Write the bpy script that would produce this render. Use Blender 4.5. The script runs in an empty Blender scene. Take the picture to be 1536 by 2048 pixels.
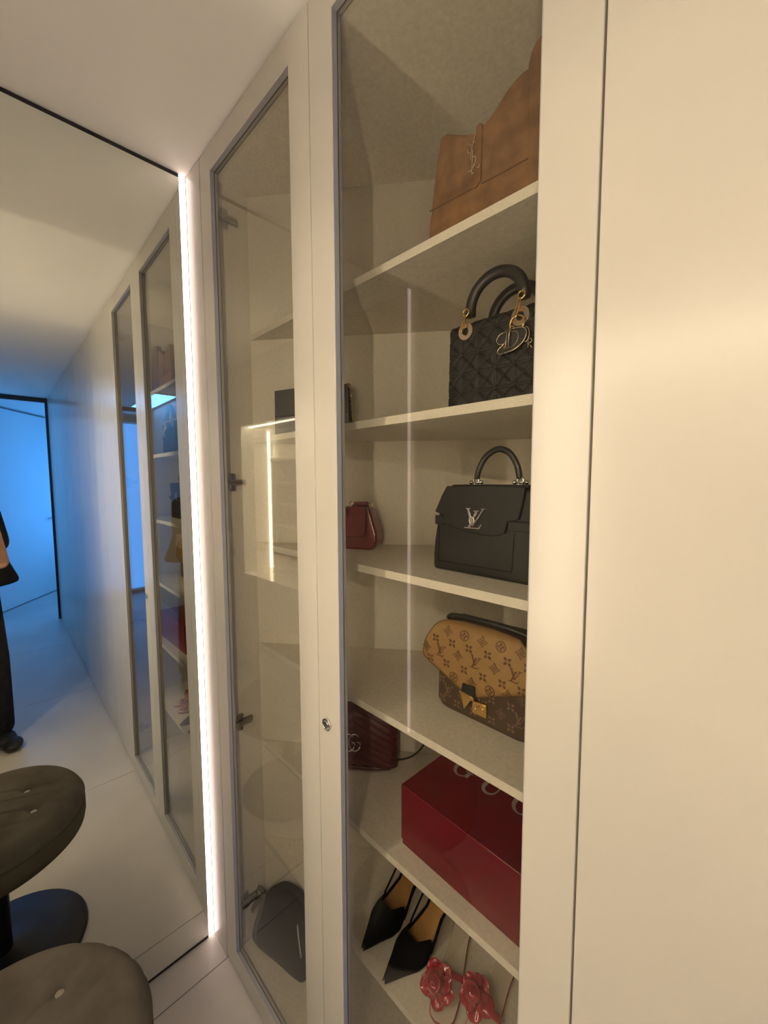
import bpy, bmesh, math, random
from mathutils import Vector, Matrix, noise
random.seed(7)
PI = math.pi
scene = bpy.context.scene
COL = scene.collection

# ------------------------------------------------------------------ camera
CAM = Vector((1.2937, -0.4774, 1.5161))
FWD = Vector((-0.7063, 0.7037, -0.0771)).normalized()
ROLL = -0.0033
_r = FWD.cross(Vector((0, 0, 1))).normalized()
_u = _r.cross(FWD)
RGT = math.cos(ROLL) * _r + math.sin(ROLL) * _u
UPV = -math.sin(ROLL) * _r + math.cos(ROLL) * _u
cd = bpy.data.cameras.new('camera')
cam = bpy.data.objects.new('camera', cd)
COL.objects.link(cam)
cd.sensor_fit = 'HORIZONTAL'
cd.sensor_width = 36.0
cd.lens = 812.0 / 1536.0 * 36.0
cd.clip_start = 0.005
m3 = Matrix((RGT, UPV, -FWD)).transposed()
cam.matrix_world = Matrix.Translation(CAM) @ m3.to_4x4()
scene.camera = cam

# ------------------------------------------------------------------ world, exposure
w = bpy.data.worlds.new('world')
scene.world = w
w.use_nodes = True
w.node_tree.nodes['Background'].inputs[0].default_value = (0.02, 0.02, 0.025, 1)
w.node_tree.nodes['Background'].inputs[1].default_value = 1.0
vs = scene.view_settings
vs.view_transform = 'Standard'
vs.look = 'None'
vs.exposure = 0.1
vs.gamma = 1.0
vs.use_curve_mapping = False
cy = scene.cycles
cy.max_bounces = 16
cy.diffuse_bounces = 11
cy.glossy_bounces = 8
cy.transmission_bounces = 8
cy.transparent_max_bounces = 24
cy.sample_clamp_indirect = 10.0
cy.caustics_reflective = True

# lamp strengths (radiance of the diffusers)
LED_PINK = 3.8
LED_NICHE = 87.0
LED_BLUE = 1.85
LED_PANE = 11.0
LED_FILL = 1.9

# room dimensions
H = 2.4            # ceiling
YO = -0.965        # face of the wall opposite the wardrobes
XE = 4.37          # end of the wardrobe run

# ------------------------------------------------------------------ materials
MATS = {}
def nd(nt, t, **kw):
    n = nt.nodes.new(t)
    for k, v in kw.items():
        setattr(n, k, v)
    return n

def mat(name, col, rough=0.5, metal=0.0, spec=0.5, var=0.0, scale=40.0, bump=0.0, bscale=200.0, coat=0.0,
        sheen=0.0, sheen_col=(1, 1, 1), sheen_rough=0.4, col2=None, rvar=0.0, coat_rough=0.05):
    m = bpy.data.materials.new(name)
    m.use_nodes = True
    nt = m.node_tree
    b = nt.nodes['Principled BSDF']
    b.inputs['Base Color'].default_value = (*col, 1)
    b.inputs['Roughness'].default_value = rough
    b.inputs['Metallic'].default_value = metal
    b.inputs['Specular IOR Level'].default_value = spec
    b.inputs['Coat Weight'].default_value = coat
    b.inputs['Coat Roughness'].default_value = coat_rough
    if sheen:
        b.inputs['Sheen Weight'].default_value = sheen
        b.inputs['Sheen Tint'].default_value = (*sheen_col, 1)
        b.inputs['Sheen Roughness'].default_value = sheen_rough
    tc = nd(nt, 'ShaderNodeTexCoord')
    if var or col2:
        n = nd(nt, 'ShaderNodeTexNoise')
        n.inputs['Scale'].default_value = scale
        n.inputs['Detail'].default_value = 5
        nt.links.new(tc.outputs['Object'], n.inputs['Vector'])
        mx = nd(nt, 'ShaderNodeMix', data_type='RGBA')
        c2 = col2 or tuple(c * (1 - var) for c in col)
        mx.inputs[6].default_value = (*col, 1)
        mx.inputs[7].default_value = (*c2, 1)
        mr = nd(nt, 'ShaderNodeMapRange')
        mr.inputs[1].default_value = 0.35
        mr.inputs[2].default_value = 0.65
        nt.links.new(n.outputs['Fac'], mr.inputs[0])
        nt.links.new(mr.outputs[0], mx.inputs[0])
        nt.links.new(mx.outputs[2], b.inputs['Base Color'])
        if rvar:
            mr2 = nd(nt, 'ShaderNodeMapRange')
            mr2.inputs[3].default_value = rough - rvar
            mr2.inputs[4].default_value = rough + rvar
            nt.links.new(n.outputs['Fac'], mr2.inputs[0])
            nt.links.new(mr2.outputs[0], b.inputs['Roughness'])
    if bump:
        n2 = nd(nt, 'ShaderNodeTexNoise')
        n2.inputs['Scale'].default_value = bscale
        n2.inputs['Detail'].default_value = 3
        nt.links.new(tc.outputs['Object'], n2.inputs['Vector'])
        bp = nd(nt, 'ShaderNodeBump')
        bp.inputs['Strength'].default_value = bump
        bp.inputs['Distance'].default_value = 0.002
        nt.links.new(n2.outputs['Fac'], bp.inputs['Height'])
        nt.links.new(bp.outputs[0], b.inputs['Normal'])
    MATS[name] = m
    return m

def mat_emit(name, col, strength, dots=0.0):
    m = bpy.data.materials.new(name)
    m.use_nodes = True
    nt = m.node_tree
    b = nt.nodes['Principled BSDF']
    b.inputs['Base Color'].default_value = (0.8, 0.8, 0.8, 1)
    b.inputs['Emission Color'].default_value = (*col, 1)
    b.inputs['Emission Strength'].default_value = strength
    if dots:   # the diodes show faintly through the diffuser
        tc = nd(nt, 'ShaderNodeTexCoord')
        wv = nd(nt, 'ShaderNodeTexWave', wave_type='BANDS', bands_direction='Z')
        wv.inputs['Scale'].default_value = 38.0
        nt.links.new(tc.outputs['Object'], wv.inputs['Vector'])
        mr = nd(nt, 'ShaderNodeMapRange')
        mr.inputs[3].default_value = strength * (1 - dots)
        mr.inputs[4].default_value = strength * (1 + dots)
        nt.links.new(wv.outputs['Fac'], mr.inputs[0])
        nt.links.new(mr.outputs[0], b.inputs['Emission Strength'])
    MATS[name] = m
    return m

def mat_glass(name, tint, f0=0.045):
    """Thin pane: tinted see-through plus a Schlick mirror reflection."""
    m = bpy.data.materials.new(name)
    m.use_nodes = True
    nt = m.node_tree
    for n in list(nt.nodes):
        if n.type != 'OUTPUT_MATERIAL':
            nt.nodes.remove(n)
    out = [n for n in nt.nodes if n.type == 'OUTPUT_MATERIAL'][0]
    tr = nd(nt, 'ShaderNodeBsdfTransparent')
    tr.inputs[0].default_value = (*tint, 1)
    gl = nd(nt, 'ShaderNodeBsdfGlossy')
    gl.inputs['Roughness'].default_value = 0.0
    ge = nd(nt, 'ShaderNodeNewGeometry')
    dt = nd(nt, 'ShaderNodeVectorMath', operation='DOT_PRODUCT')
    nt.links.new(ge.outputs['Normal'], dt.inputs[0])
    nt.links.new(ge.outputs['Incoming'], dt.inputs[1])
    ab = nd(nt, 'ShaderNodeMath', operation='ABSOLUTE')
    nt.links.new(dt.outputs['Value'], ab.inputs[0])
    om = nd(nt, 'ShaderNodeMath', operation='SUBTRACT')
    om.inputs[0].default_value = 1.0
    nt.links.new(ab.outputs[0], om.inputs[1])
    pw = nd(nt, 'ShaderNodeMath', operation='POWER')
    nt.links.new(om.outputs[0], pw.inputs[0])
    pw.inputs[1].default_value = 5.0
    ma = nd(nt, 'ShaderNodeMath', operation='MULTIPLY_ADD')
    nt.links.new(pw.outputs[0], ma.inputs[0])
    ma.inputs[1].default_value = 1 - f0
    ma.inputs[2].default_value = f0
    mx = nd(nt, 'ShaderNodeMixShader')
    nt.links.new(ma.outputs[0], mx.inputs[0])
    nt.links.new(tr.outputs[0], mx.inputs[1])
    nt.links.new(gl.outputs[0], mx.inputs[2])
    nt.links.new(mx.outputs[0], out.inputs[0])
    MATS[name] = m
    return m

def mat_linen(name, col):
    """Woven linen-look laminate."""
    m = mat(name, col, rough=0.6, spec=0.3)
    nt = m.node_tree
    b = nt.nodes['Principled BSDF']
    tc = nd(nt, 'ShaderNodeTexCoord')
    fac = []
    for sc in ((1100, 1100, 110), (110, 110, 1100)):
        mp = nd(nt, 'ShaderNodeMapping')
        mp.inputs['Scale'].default_value = sc
        nt.links.new(tc.outputs['Object'], mp.inputs[0])
        n = nd(nt, 'ShaderNodeTexNoise')
        n.inputs['Scale'].default_value = 1.0
        n.inputs['Detail'].default_value = 2
        nt.links.new(mp.outputs[0], n.inputs['Vector'])
        fac.append(n)
    ad = nd(nt, 'ShaderNodeMath', operation='ADD')
    nt.links.new(fac[0].outputs['Fac'], ad.inputs[0])
    nt.links.new(fac[1].outputs['Fac'], ad.inputs[1])
    mr = nd(nt, 'ShaderNodeMapRange')
    mr.inputs[1].default_value = 0.6
    mr.inputs[2].default_value = 1.4
    nt.links.new(ad.outputs[0], mr.inputs[0])
    mx = nd(nt, 'ShaderNodeMix', data_type='RGBA')
    mx.inputs[6].default_value = (*[c * 0.84 for c in col], 1)
    mx.inputs[7].default_value = (*[min(1, c * 1.13) for c in col], 1)
    nt.links.new(mr.outputs[0], mx.inputs[0])
    nt.links.new(mx.outputs[2], b.inputs['Base Color'])
    return m

M = MATS
mat('lacquer', (0.565, 0.535, 0.48), 0.25, spec=0.45, var=0.02, scale=3)
mat('reveal', (0.36, 0.355, 0.37), 0.45)
mat('button', (0.34, 0.29, 0.23), 0.35)
mat_linen('linen', (0.70, 0.66, 0.565))
mat('plaster', (0.93, 0.90, 0.86), 0.75, spec=0.2, var=0.03, scale=2, bump=0.05, bscale=60)
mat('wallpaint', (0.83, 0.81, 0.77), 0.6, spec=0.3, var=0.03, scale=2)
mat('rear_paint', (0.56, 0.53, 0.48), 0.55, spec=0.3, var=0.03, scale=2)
mat('tile', (0.60, 0.56, 0.51), 0.33, spec=0.4, var=0.12, scale=2.2, rvar=0.06)
mat('grout', (0.42, 0.38, 0.34), 0.8)
mat('mirror', (0.88, 0.90, 0.84), 0.0, metal=1.0)
mat('black_trim', (0.012, 0.012, 0.012), 0.5)
mat_glass('pane', (0.955, 0.95, 0.935), 0.032)
mat('gasket', (0.05, 0.045, 0.04), 0.6)
mat_emit('led_pink', (1.0, 0.76, 0.70), LED_PINK, dots=0.12)
mat_emit('led_warm', (1.0, 0.84, 0.60), LED_NICHE)
mat_emit('led_blue', (0.05, 0.30, 1.0), LED_BLUE)
mat_emit('fill_blue', (0.06, 0.32, 1.0), LED_FILL)
mat_emit('pane_blue', (0.10, 0.38, 1.0), LED_PANE)
mat('alu', (0.5, 0.48, 0.47), 0.35, metal=1.0)
mat('chrome', (0.75, 0.74, 0.72), 0.12, metal=1.0)
mat('nickel', (0.42, 0.40, 0.38), 0.28, metal=1.0)
mat('gold', (0.80, 0.56, 0.22), 0.18, metal=1.0)
mat('palegold', (0.78, 0.66, 0.45), 0.2, metal=1.0)
mat('silver', (0.82, 0.80, 0.78), 0.14, metal=1.0)
mat('black_leather', (0.013, 0.012, 0.011), 0.42, spec=0.3, bump=0.2, bscale=900)
mat('black_smooth', (0.018, 0.017, 0.016), 0.34, spec=0.5, bump=0.1, bscale=500)
mat('black_suede', (0.006, 0.006, 0.006), 0.95, spec=0.1)
mat('brown_suede', (0.26, 0.140, 0.062), 0.95, spec=0.1, var=0.4, scale=28, bump=0.2, bscale=600)
mat('brown_seam', (0.14, 0.06, 0.025), 0.9)
mat('canvas_tan', (0.31, 0.187, 0.068), 0.5, spec=0.35, var=0.06, scale=60, bump=0.15, bscale=1500)
mat('canvas_brown', (0.055, 0.033, 0.020), 0.5, spec=0.35, bump=0.15, bscale=1500)
mat('print_brown', (0.11, 0.045, 0.012), 0.5)
mat('print_tan', (0.17, 0.105, 0.055), 0.5)
mat('red_patent', (0.17, 0.004, 0.010), 0.25, coat=1.0)
mat('red_quilt', (0.075, 0.008, 0.010), 0.42, spec=0.5, bump=0.2, bscale=300)
mat('red_card', (0.13, 0.005, 0.011), 0.3, spec=0.5, coat=0.25, coat_rough=0.15)
mat('rose_red', (0.30, 0.008, 0.022), 0.18, coat=1.0)
mat('silver_print', (0.55, 0.53, 0.52), 0.3, metal=0.6)
mat('insole_tan', (0.42, 0.215, 0.06), 0.55)
mat('insole_cream', (0.62, 0.55, 0.44), 0.5)
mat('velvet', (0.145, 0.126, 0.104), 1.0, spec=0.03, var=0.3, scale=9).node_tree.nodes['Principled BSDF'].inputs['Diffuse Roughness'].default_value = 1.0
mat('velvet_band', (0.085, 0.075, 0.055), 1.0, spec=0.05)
mat('black_metal', (0.012, 0.012, 0.014), 0.42, metal=0.0, spec=0.5)
mat('skin', (0.55, 0.30, 0.20), 0.5, var=0.08, scale=30)
mat('hair', (0.02, 0.014, 0.010), 0.5)
mat('shirt_black', (0.010, 0.010, 0.012), 0.9, spec=0.2, bump=0.2, bscale=300)
mat('denim_black', (0.020, 0.020, 0.024), 0.85, spec=0.2, var=0.4, scale=25)
mat('shoe_black', (0.015, 0.015, 0.017), 0.5)
mat('phone_glass', (0.02, 0.02, 0.025), 0.12, coat=0.5)
mat('white_glaze', (0.80, 0.78, 0.72), 0.25)
mat('white_board', (0.78, 0.74, 0.66), 0.45)
mat('taupe_board', (0.20, 0.17, 0.13), 0.6)
mat('counter', (0.80, 0.76, 0.68), 0.12, coat=0.4)
mat('gold_box', (0.65, 0.42, 0.12), 0.4)
mat('ribbon_grey', (0.09, 0.085, 0.08), 0.5, spec=0.5)

# ------------------------------------------------------------------ mesh helpers
class MB:
    """Collects geometry; build() links it as ONE mesh object."""
    def __init__(s):
        s.v, s.f = [], []
    def add(s, vs, fs):
        o = len(s.v)
        s.v += [tuple(p) for p in vs]
        s.f += [tuple(i + o for i in f) for f in fs]
        return s
    def box(s, x0, y0, z0, x1, y1, z1):
        return s.add([(x0, y0, z0), (x1, y0, z0), (x1, y1, z0), (x0, y1, z0), (x0, y0, z1), (x1, y0, z1), (x1, y1, z1), (x0, y1, z1)],
                     [(0, 3, 2, 1), (4, 5, 6, 7), (0, 1, 5, 4), (1, 2, 6, 5), (2, 3, 7, 6), (3, 0, 4, 7)])
    def prism(s, poly, d0, d1, plane='xz'):
        """Extrude a 2D outline; plane xz: depth along y, plane xy: depth along z."""
        n = len(poly)
        def P(p, d):
            return (p[0], d, p[1]) if plane == 'xz' else (p[0], p[1], d)
        vs = [P(p, d0) for p in poly] + [P(p, d1) for p in poly]
        fs = [tuple(range(n)), tuple(range(2 * n - 1, n - 1, -1))]
        fs += [(i, i + n, (i + 1) % n + n, (i + 1) % n) for i in range(n)]
        return s.add(vs, fs)
    def tube(s, path, r, n=8, closed=False, caps=True, flat=1.0, up=None):
        P = [Vector(p) for p in path]
        m = len(P)
        rs = r if isinstance(r, (list, tuple)) else [r] * m
        vs, fs, nx = [], [], None
        for i in range(m):
            a = P[(i - 1) % m] if (closed or i > 0) else P[i]
            b = P[(i + 1) % m] if (closed or i < m - 1) else P[i]
            t = (b - a).normalized()
            if nx is None:
                h = Vector(up) if up else (Vector((0, 0, 1)) if abs(t.z) < 0.9 else Vector((1, 0, 0)))
                nx = (h - t * h.dot(t)).normalized()
            else:
                nx = (nx - t * nx.dot(t)).normalized()
            ny = t.cross(nx)
            for k in range(n):
                c, q = math.cos(2 * PI * k / n), math.sin(2 * PI * k / n)
                vs.append(P[i] + nx * (c * rs[i]) + ny * (q * rs[i] * flat))
        for i in range(m if closed else m - 1):
            j = (i + 1) % m
            for k in range(n):
                l = (k + 1) % n
                fs.append((i * n + k, i * n + l, j * n + l, j * n + k))
        if caps and not closed:
            fs.append(tuple(range(n - 1, -1, -1)))
            fs.append(tuple((m - 1) * n + k for k in range(n)))
        return s.add(vs, fs)
    def lathe(s, prof, n=32, c=(0, 0, 0)):
        vs, fs = [], []
        for r, z in prof:
            for k in range(n):
                vs.append((c[0] + r * math.cos(2 * PI * k / n), c[1] + r * math.sin(2 * PI * k / n), c[2] + z))
        for i in range(len(prof) - 1):
            for k in range(n):
                l = (k + 1) % n
                fs.append((i * n + k, i * n + l, (i + 1) * n + l, (i + 1) * n + k))
        fs.append(tuple(range(n - 1, -1, -1)))
        fs.append(tuple((len(prof) - 1) * n + k for k in range(n)))
        return s.add(vs, fs)
    def disc_y(s, c, r, y0, y1, n=24, hole=0.0):
        """Disc or ring whose axis is y."""
        vs, fs = [], []
        if hole:
            for y in (y0, y1):
                for rr in (r, hole):
                    vs += [(c[0] + rr * math.cos(2 * PI * k / n), y, c[1] + rr * math.sin(2 * PI * k / n)) for k in range(n)]
            for k in range(n):
                l = (k + 1) % n
                fs += [(k, l, n + l, n + k), (2 * n + k, 3 * n + k, 3 * n + l, 2 * n + l), (k, 2 * n + k, 2 * n + l, l), (n + k, n + l, 3 * n + l, 3 * n + k)]
            return s.add(vs, fs)
        return s.prism([(c[0] + r * math.cos(2 * PI * k / n), c[1] + r * math.sin(2 * PI * k / n)) for k in range(n)], y0, y1)
    def grid(s, nu, nv, fn):
        vs = [fn(i / nu, j / nv) for j in range(nv + 1) for i in range(nu + 1)]
        fs = [(j * (nu + 1) + i, j * (nu + 1) + i + 1, (j + 1) * (nu + 1) + i + 1, (j + 1) * (nu + 1) + i) for j in range(nv) for i in range(nu)]
        return s.add(vs, fs)
    def ribbon(s, pts, ws, fn, d):
        """Flat stroke with varying width drawn in 2D; fn(u, v, depth) places it; d is its thickness."""
        L, R = [], []
        m = len(pts)
        for i in range(m):
            a, b = pts[max(i - 1, 0)], pts[min(i + 1, m - 1)]
            tx, ty = b[0] - a[0], b[1] - a[1]
            l = math.hypot(tx, ty) or 1
            wd = (ws[i] if isinstance(ws, (list, tuple)) else ws) / 2
            L.append((pts[i][0] - ty / l * wd, pts[i][1] + tx / l * wd))
            R.append((pts[i][0] + ty / l * wd, pts[i][1] - tx / l * wd))
        vs = [fn(*p, 0.0) for p in L] + [fn(*p, 0.0) for p in R] + [fn(*p, d) for p in L] + [fn(*p, d) for p in R]
        fs = []
        for i in range(m - 1):
            fs += [(i, i + 1, m + i + 1, m + i), (2 * m + i, 3 * m + i, 3 * m + i + 1, 2 * m + i + 1),
                   (i, 2 * m + i, 2 * m + i + 1, i + 1), (m + i, m + i + 1, 3 * m + i + 1, 3 * m + i)]
        fs += [(0, m, 3 * m, 2 * m), (m - 1, 3 * m - 1, 4 * m - 1, 2 * m - 1)]
        return s.add(vs, fs)
    def ball(s, c, r, n=10):
        rr = r if isinstance(r, (tuple, list)) else (r, r, r)
        vs, fs = [], []
        for j in range(n + 1):
            t = PI * j / n
            for k in range(2 * n):
                p = PI * k / n
                vs.append((c[0] + rr[0] * math.sin(t) * math.cos(p), c[1] + rr[1] * math.sin(t) * math.sin(p), c[2] + rr[2] * math.cos(t)))
        for j in range(n):
            for k in range(2 * n):
                l = (k + 1) % (2 * n)
                fs.append((j * 2 * n + k, (j + 1) * 2 * n + k, (j + 1) * 2 * n + l, j * 2 * n + l))
        return s.add(vs, fs)
    def build(s, name, mt, parent=None, bevel=0.0, seg=2, smooth=False, loc=None):
        me = bpy.data.meshes.new(name)
        me.from_pydata(s.v, [], s.f)
        bm = bmesh.new()
        bm.from_mesh(me)
        bmesh.ops.remove_doubles(bm, verts=bm.verts, dist=1e-6)
        bmesh.ops.recalc_face_normals(bm, faces=bm.faces)
        bm.to_mesh(me)
        bm.free()
        me.materials.append(M[mt] if isinstance(mt, str) else mt)
        o = bpy.data.objects.new(name, me)
        COL.objects.link(o)
        if parent:
            o.parent = parent
        if loc:
            o.location = loc
        if bevel:
            b = o.modifiers.new('bevel', 'BEVEL')
            b.width = bevel
            b.segments = seg
            b.limit_method = 'ANGLE'
            b.angle_limit = math.radians(35)
        if smooth or bevel:
            for p in me.polygons:
                p.use_smooth = True
            if not smooth:
                me.set_sharp_from_angle(angle=math.radians(50))
        return o

def thing(name, label, cat, loc=(0, 0, 0), rz=0.0, group=None):
    o = bpy.data.objects.new(name, None)
    COL.objects.link(o)
    o.empty_display_size = 0.05
    o.location = loc
    o.rotation_euler = (0, 0, rz)
    return tag(o, label, cat, group)

def tag(o, label, cat, group=None):
    o['label'] = label
    o['category'] = cat
    if group:
        o['group'] = group
    return o

def struct(o, label=None, cat=None):
    o['kind'] = 'structure'
    if label:
        o['label'] = label
    if cat:
        o['category'] = cat
    return o

def arc(cx, cz, rx, rz, a0, a1, n):
    return [(cx + rx * math.cos(math.radians(a0 + (a1 - a0) * i / n)), cz + rz * math.sin(math.radians(a0 + (a1 - a0) * i / n))) for i in range(n + 1)]

def smooth_path(pts, k=6, closed=False):
    """Catmull-Rom through points of any dimension."""
    n = len(pts)
    out = []
    rng = n if closed else n - 1
    for i in range(rng):
        g = (lambda j: pts[j % n]) if closed else (lambda j: pts[min(max(j, 0), n - 1)])
        p0, p1, p2, p3 = g(i - 1), g(i), g(i + 1), g(i + 2)
        for t in range(k):
            x = t / k
            out.append(tuple(0.5 * (2 * b + (c - a) * x + (2 * a - 5 * b + 4 * c - d) * x * x + (3 * b - a - 3 * c + d) * x ** 3) for a, b, c, d in zip(p0, p1, p2, p3)))
    if not closed:
        out.append(tuple(pts[-1]))
    return out

# ================================================================== the setting
fl = struct(MB().box(-0.1, -1.75, -0.06, 7.2, 1.1, -0.004).build('floor', 'grout'), 'pale stone tile floor of the dressing corridor', 'floor')
xs = [-0.05, 0.10, 1.07, 2.29, 3.45, 4.6, 5.8, 7.1]
ys = [-1.7, -0.62, 1.05]
for i in range(len(xs) - 1):
    for j in range(2):
        MB().box(xs[i] + 0.0012, ys[j] + 0.0012, -0.02, xs[i + 1] - 0.0012, ys[j + 1] - 0.0012, 0.0).build('tile', 'tile', fl, bevel=0.0008, seg=1)
struct(MB().box(-0.1, -1.75, H, 7.2, 1.1, H + 0.06).build('ceiling', 'plaster'), 'smooth warm white ceiling over the corridor', 'ceiling')
struct(MB().box(-0.10, -1.0, 0, -0.03, 1.1, H).build('wall_left', 'wallpaint'), 'wall behind the tall mirror', 'wall')
struct(MB().box(-0.03, 0.95, 0, XE + 0.03, 1.0, H).build('wall_wardrobe', 'wallpaint'), 'building wall behind the wardrobes', 'wall')
# opposite wall with the vanity niche
NX0, NX1, NZ0, NZ1, NY = 0.60, 1.67, 0.81, 1.93, -1.235
wm = MB()
T = 0.36
wm.box(-0.03, YO - T, 0, NX0, YO, H)
wm.box(NX1, YO - T, 0, XE, YO, H)
wm.box(NX0, YO - T, 0, NX1, YO, NZ0 - 0.02)
wm.box(NX0, YO - T, NZ1, NX1, YO, H)
wm.box(NX0, YO - T, NZ0 - 0.02, NX1, NY, NZ1)
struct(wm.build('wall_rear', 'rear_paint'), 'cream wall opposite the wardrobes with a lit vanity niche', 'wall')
# vestibule at the far end, reached through an open end of the corridor
struct(MB().box(XE, 0.70, 0, 7.1, 0.76, H).build('wall_north', 'wallpaint'), 'vestibule wall around the assumed blue window', 'wall')
struct(MB().box(XE, -1.36, 0, 7.1, -1.30, H).build('wall_south', 'wallpaint'), 'vestibule side wall beyond the corridor', 'wall')
struct(MB().box(6.9, -1.3, 0, 6.96, 0.7, H).build('wall_far', 'wallpaint'), 'vestibule end wall washed in blue light', 'wall')
dm = MB()
a, b = Vector((4.96, -0.575, 0)), Vector((6.02, 0.15, 0))
n_ = Vector((-(b - a).y, (b - a).x, 0)).normalized() * 0.025
dm.prism([tuple((a + n_)[:2]), tuple((b + n_)[:2]), tuple((b - n_)[:2]), tuple((a - n_)[:2])], 0.012, H - 0.03, 'xy')
dl = struct(dm.build('door_1', 'wallpaint', bevel=0.002), 'tall flush door standing ajar in blue light', 'door')
MB().tube([tuple(a * 0.12 + b * 0.88 + n_ * 1.0 + Vector((0, 0, 1.02))), tuple(a * 0.12 + b * 0.88 + n_ * 2.6 + Vector((0, 0, 1.02))), tuple(a * 0.22 + b * 0.78 + n_ * 2.6 + Vector((0, 0, 1.02)))], 0.008).build('door_handle', 'nickel', dl, smooth=True)
fm = MB()
fm.box(XE - 0.005, -0.02, 0.0, XE + 0.03, 0.04, H - 0.045)
fm.box(XE - 0.005, YO, H - 0.045, XE + 0.03, 0.04, H)
fm.box(XE - 0.005, YO - 0.02, 0.0, XE + 0.03, YO + 0.015, H - 0.045)
struct(fm.build('trim_1', 'black_trim'), 'thin dark frame around the far end of the corridor', 'trim')
struct(MB().box(XE + 0.03, 0.04, 0, XE + 0.06, 0.95, H).build('wall_return', 'wallpaint'), 'wall return at the end of the wardrobe run', 'wall')
wn = struct(MB().box(4.62, 0.690, 0.45, 6.3, 0.699, 2.2).build('unseen_window', 'white_board'), 'unseen vestibule window assumed as the blue light source', 'light panel')  # unseen window, assumed as the source of the far blue light
MB().box(4.67, 0.680, 0.50, 6.25, 0.6895, 2.15).build('glow_pane', 'led_blue', wn)
w2 = struct(MB().box(4.93, -1.28, 0.05, 4.95, -0.64, 2.3).build('blue_fill_panel', 'white_board', bevel=0.001), 'tall glowing panel added beside the far door for blue light', 'light panel')  # unseen glowing panel, added to send more blue down the corridor
for k in range(2):
    MB().box(4.922, -1.26 + 0.31 * k, 0.08, 4.9295, -0.97 + 0.31 * k, 2.27).build('glow_pane', 'fill_blue', w2)
cl = thing('blue_fill_light', 'flush blue fill light added at the far corridor end', 'fill light', (3.75, -0.83, H))  # added out of view to tint the far floor and wardrobes blue
MB().box(-0.50, -0.12, -0.012, 0.50, 0.12, -0.0005).build('frame', 'white_board', cl, bevel=0.002)
MB().box(-0.48, -0.10, -0.014, 0.48, 0.10, -0.012).build('diffuser', 'pane_blue', cl)
struct(MB().box(0.0005, -0.0005, 0.0, 0.1015, 0.02, 2.396).build('trim_2', 'lacquer', bevel=0.0008, seg=1), 'narrow painted filler strip between light profile and glass door', 'trim')
struct(MB().box(0.10, 0.03, 0.0, XE, 0.05, 0.010).build('shade_strip', 'black_trim'), 'black strip standing in for the shade under the wardrobe doors', 'trim')  # shade under the doors put in as a black strip

# ---- mirror
mr_ = thing('wall_mirror', 'frameless floor to ceiling mirror covering the end wall', 'mirror', (0, 0, 0), -0.0104)
MB().box(-0.006, YO + 0.03, 0.010, 0.0, -0.0205, 2.388).build('mirror_panel', 'mirror', mr_)
MB().box(-0.02, YO + 0.025, 2.388, -0.001, -0.0205, 2.399).build('top_channel', 'black_trim', mr_)
MB().box(-0.02, YO + 0.025, 0.0, -0.0005, -0.0205, 0.010).build('bottom_channel', 'black_trim', mr_)
MB().box(-0.008, -0.0205, 0.004, -0.0015, -0.0190, 2.394).build('edge_strip', 'black_trim', mr_)

def led_profile(y0, y1, label):
    t = thing('led_light_strip', label, 'light strip', (0, (y0 + y1) / 2, 0))
    c = (y0 + y1) / 2
    MB().box(-0.022, y0 - c, 0.001, -0.003, y1 - c, 2.398).build('housing', 'alu', t)
    MB().box(-0.003, y0 - c + 0.0008, 0.002, 0.0, y1 - c - 0.0008, 2.397).build('diffuser', 'led_pink', t)
led_profile(-0.0190, -0.0008, 'glowing light strip between the mirror and the glass doored cabinet')
led_profile(YO + 0.002, YO + 0.020, 'glowing light strip in the mirror corner away from the cabinet')

# ---- glass-doored display cabinet with a slanting back
def back_y(x):
    return 0.77 * x + 0.015
CX0, CX1, SF = 0.136, 1.118, 0.12
ZT, ZB = 2.333, 0.068
SH = [1.948, 1.646, 1.328, 1.010, 0.691, 0.360]
cab = thing('display_cabinet', 'tall built in cabinet with two glass doors showing handbags', 'cabinet', (0, 0, 0))
MB().box(CX0 - 0.018, 0.0235, 0.02, CX0, back_y(CX0) + 0.01, ZT + 0.018).build('side_panel', 'linen', cab)
MB().box(CX1, 0.0235, 0.02, CX1 + 0.016, back_y(CX1) + 0.02, ZT + 0.018).build('side_panel', 'linen', cab)
MB().prism([(CX0 - 0.005, back_y(CX0 - 0.005)), (CX1, back_y(CX1)), (CX1, back_y(CX1) + 0.02), (CX0 - 0.005, back_y(CX0 - 0.005) + 0.02)], 0.02, ZT + 0.018, 'xy').build('back_panel', 'linen', cab)
tri = [(CX0, 0.0235), (CX1, 0.0235), (CX1, back_y(CX1)), (CX0, back_y(CX0))]
MB().prism(tri, ZT, ZT + 0.018, 'xy').build('top_panel', 'linen', cab)
MB().prism(tri, ZB - 0.018, ZB, 'xy').build('bottom_panel', 'linen', cab)
for z in SH:
    MB().prism([(CX0 + 0.0005, SF), (CX1 - 0.0005, SF), (CX1 - 0.0005, back_y(CX1) - 0.001), (CX0 + 0.0005, back_y(CX0) - 0.0005)], z - 0.0165, z, 'xy').build('shelf', 'linen', cab)

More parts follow.
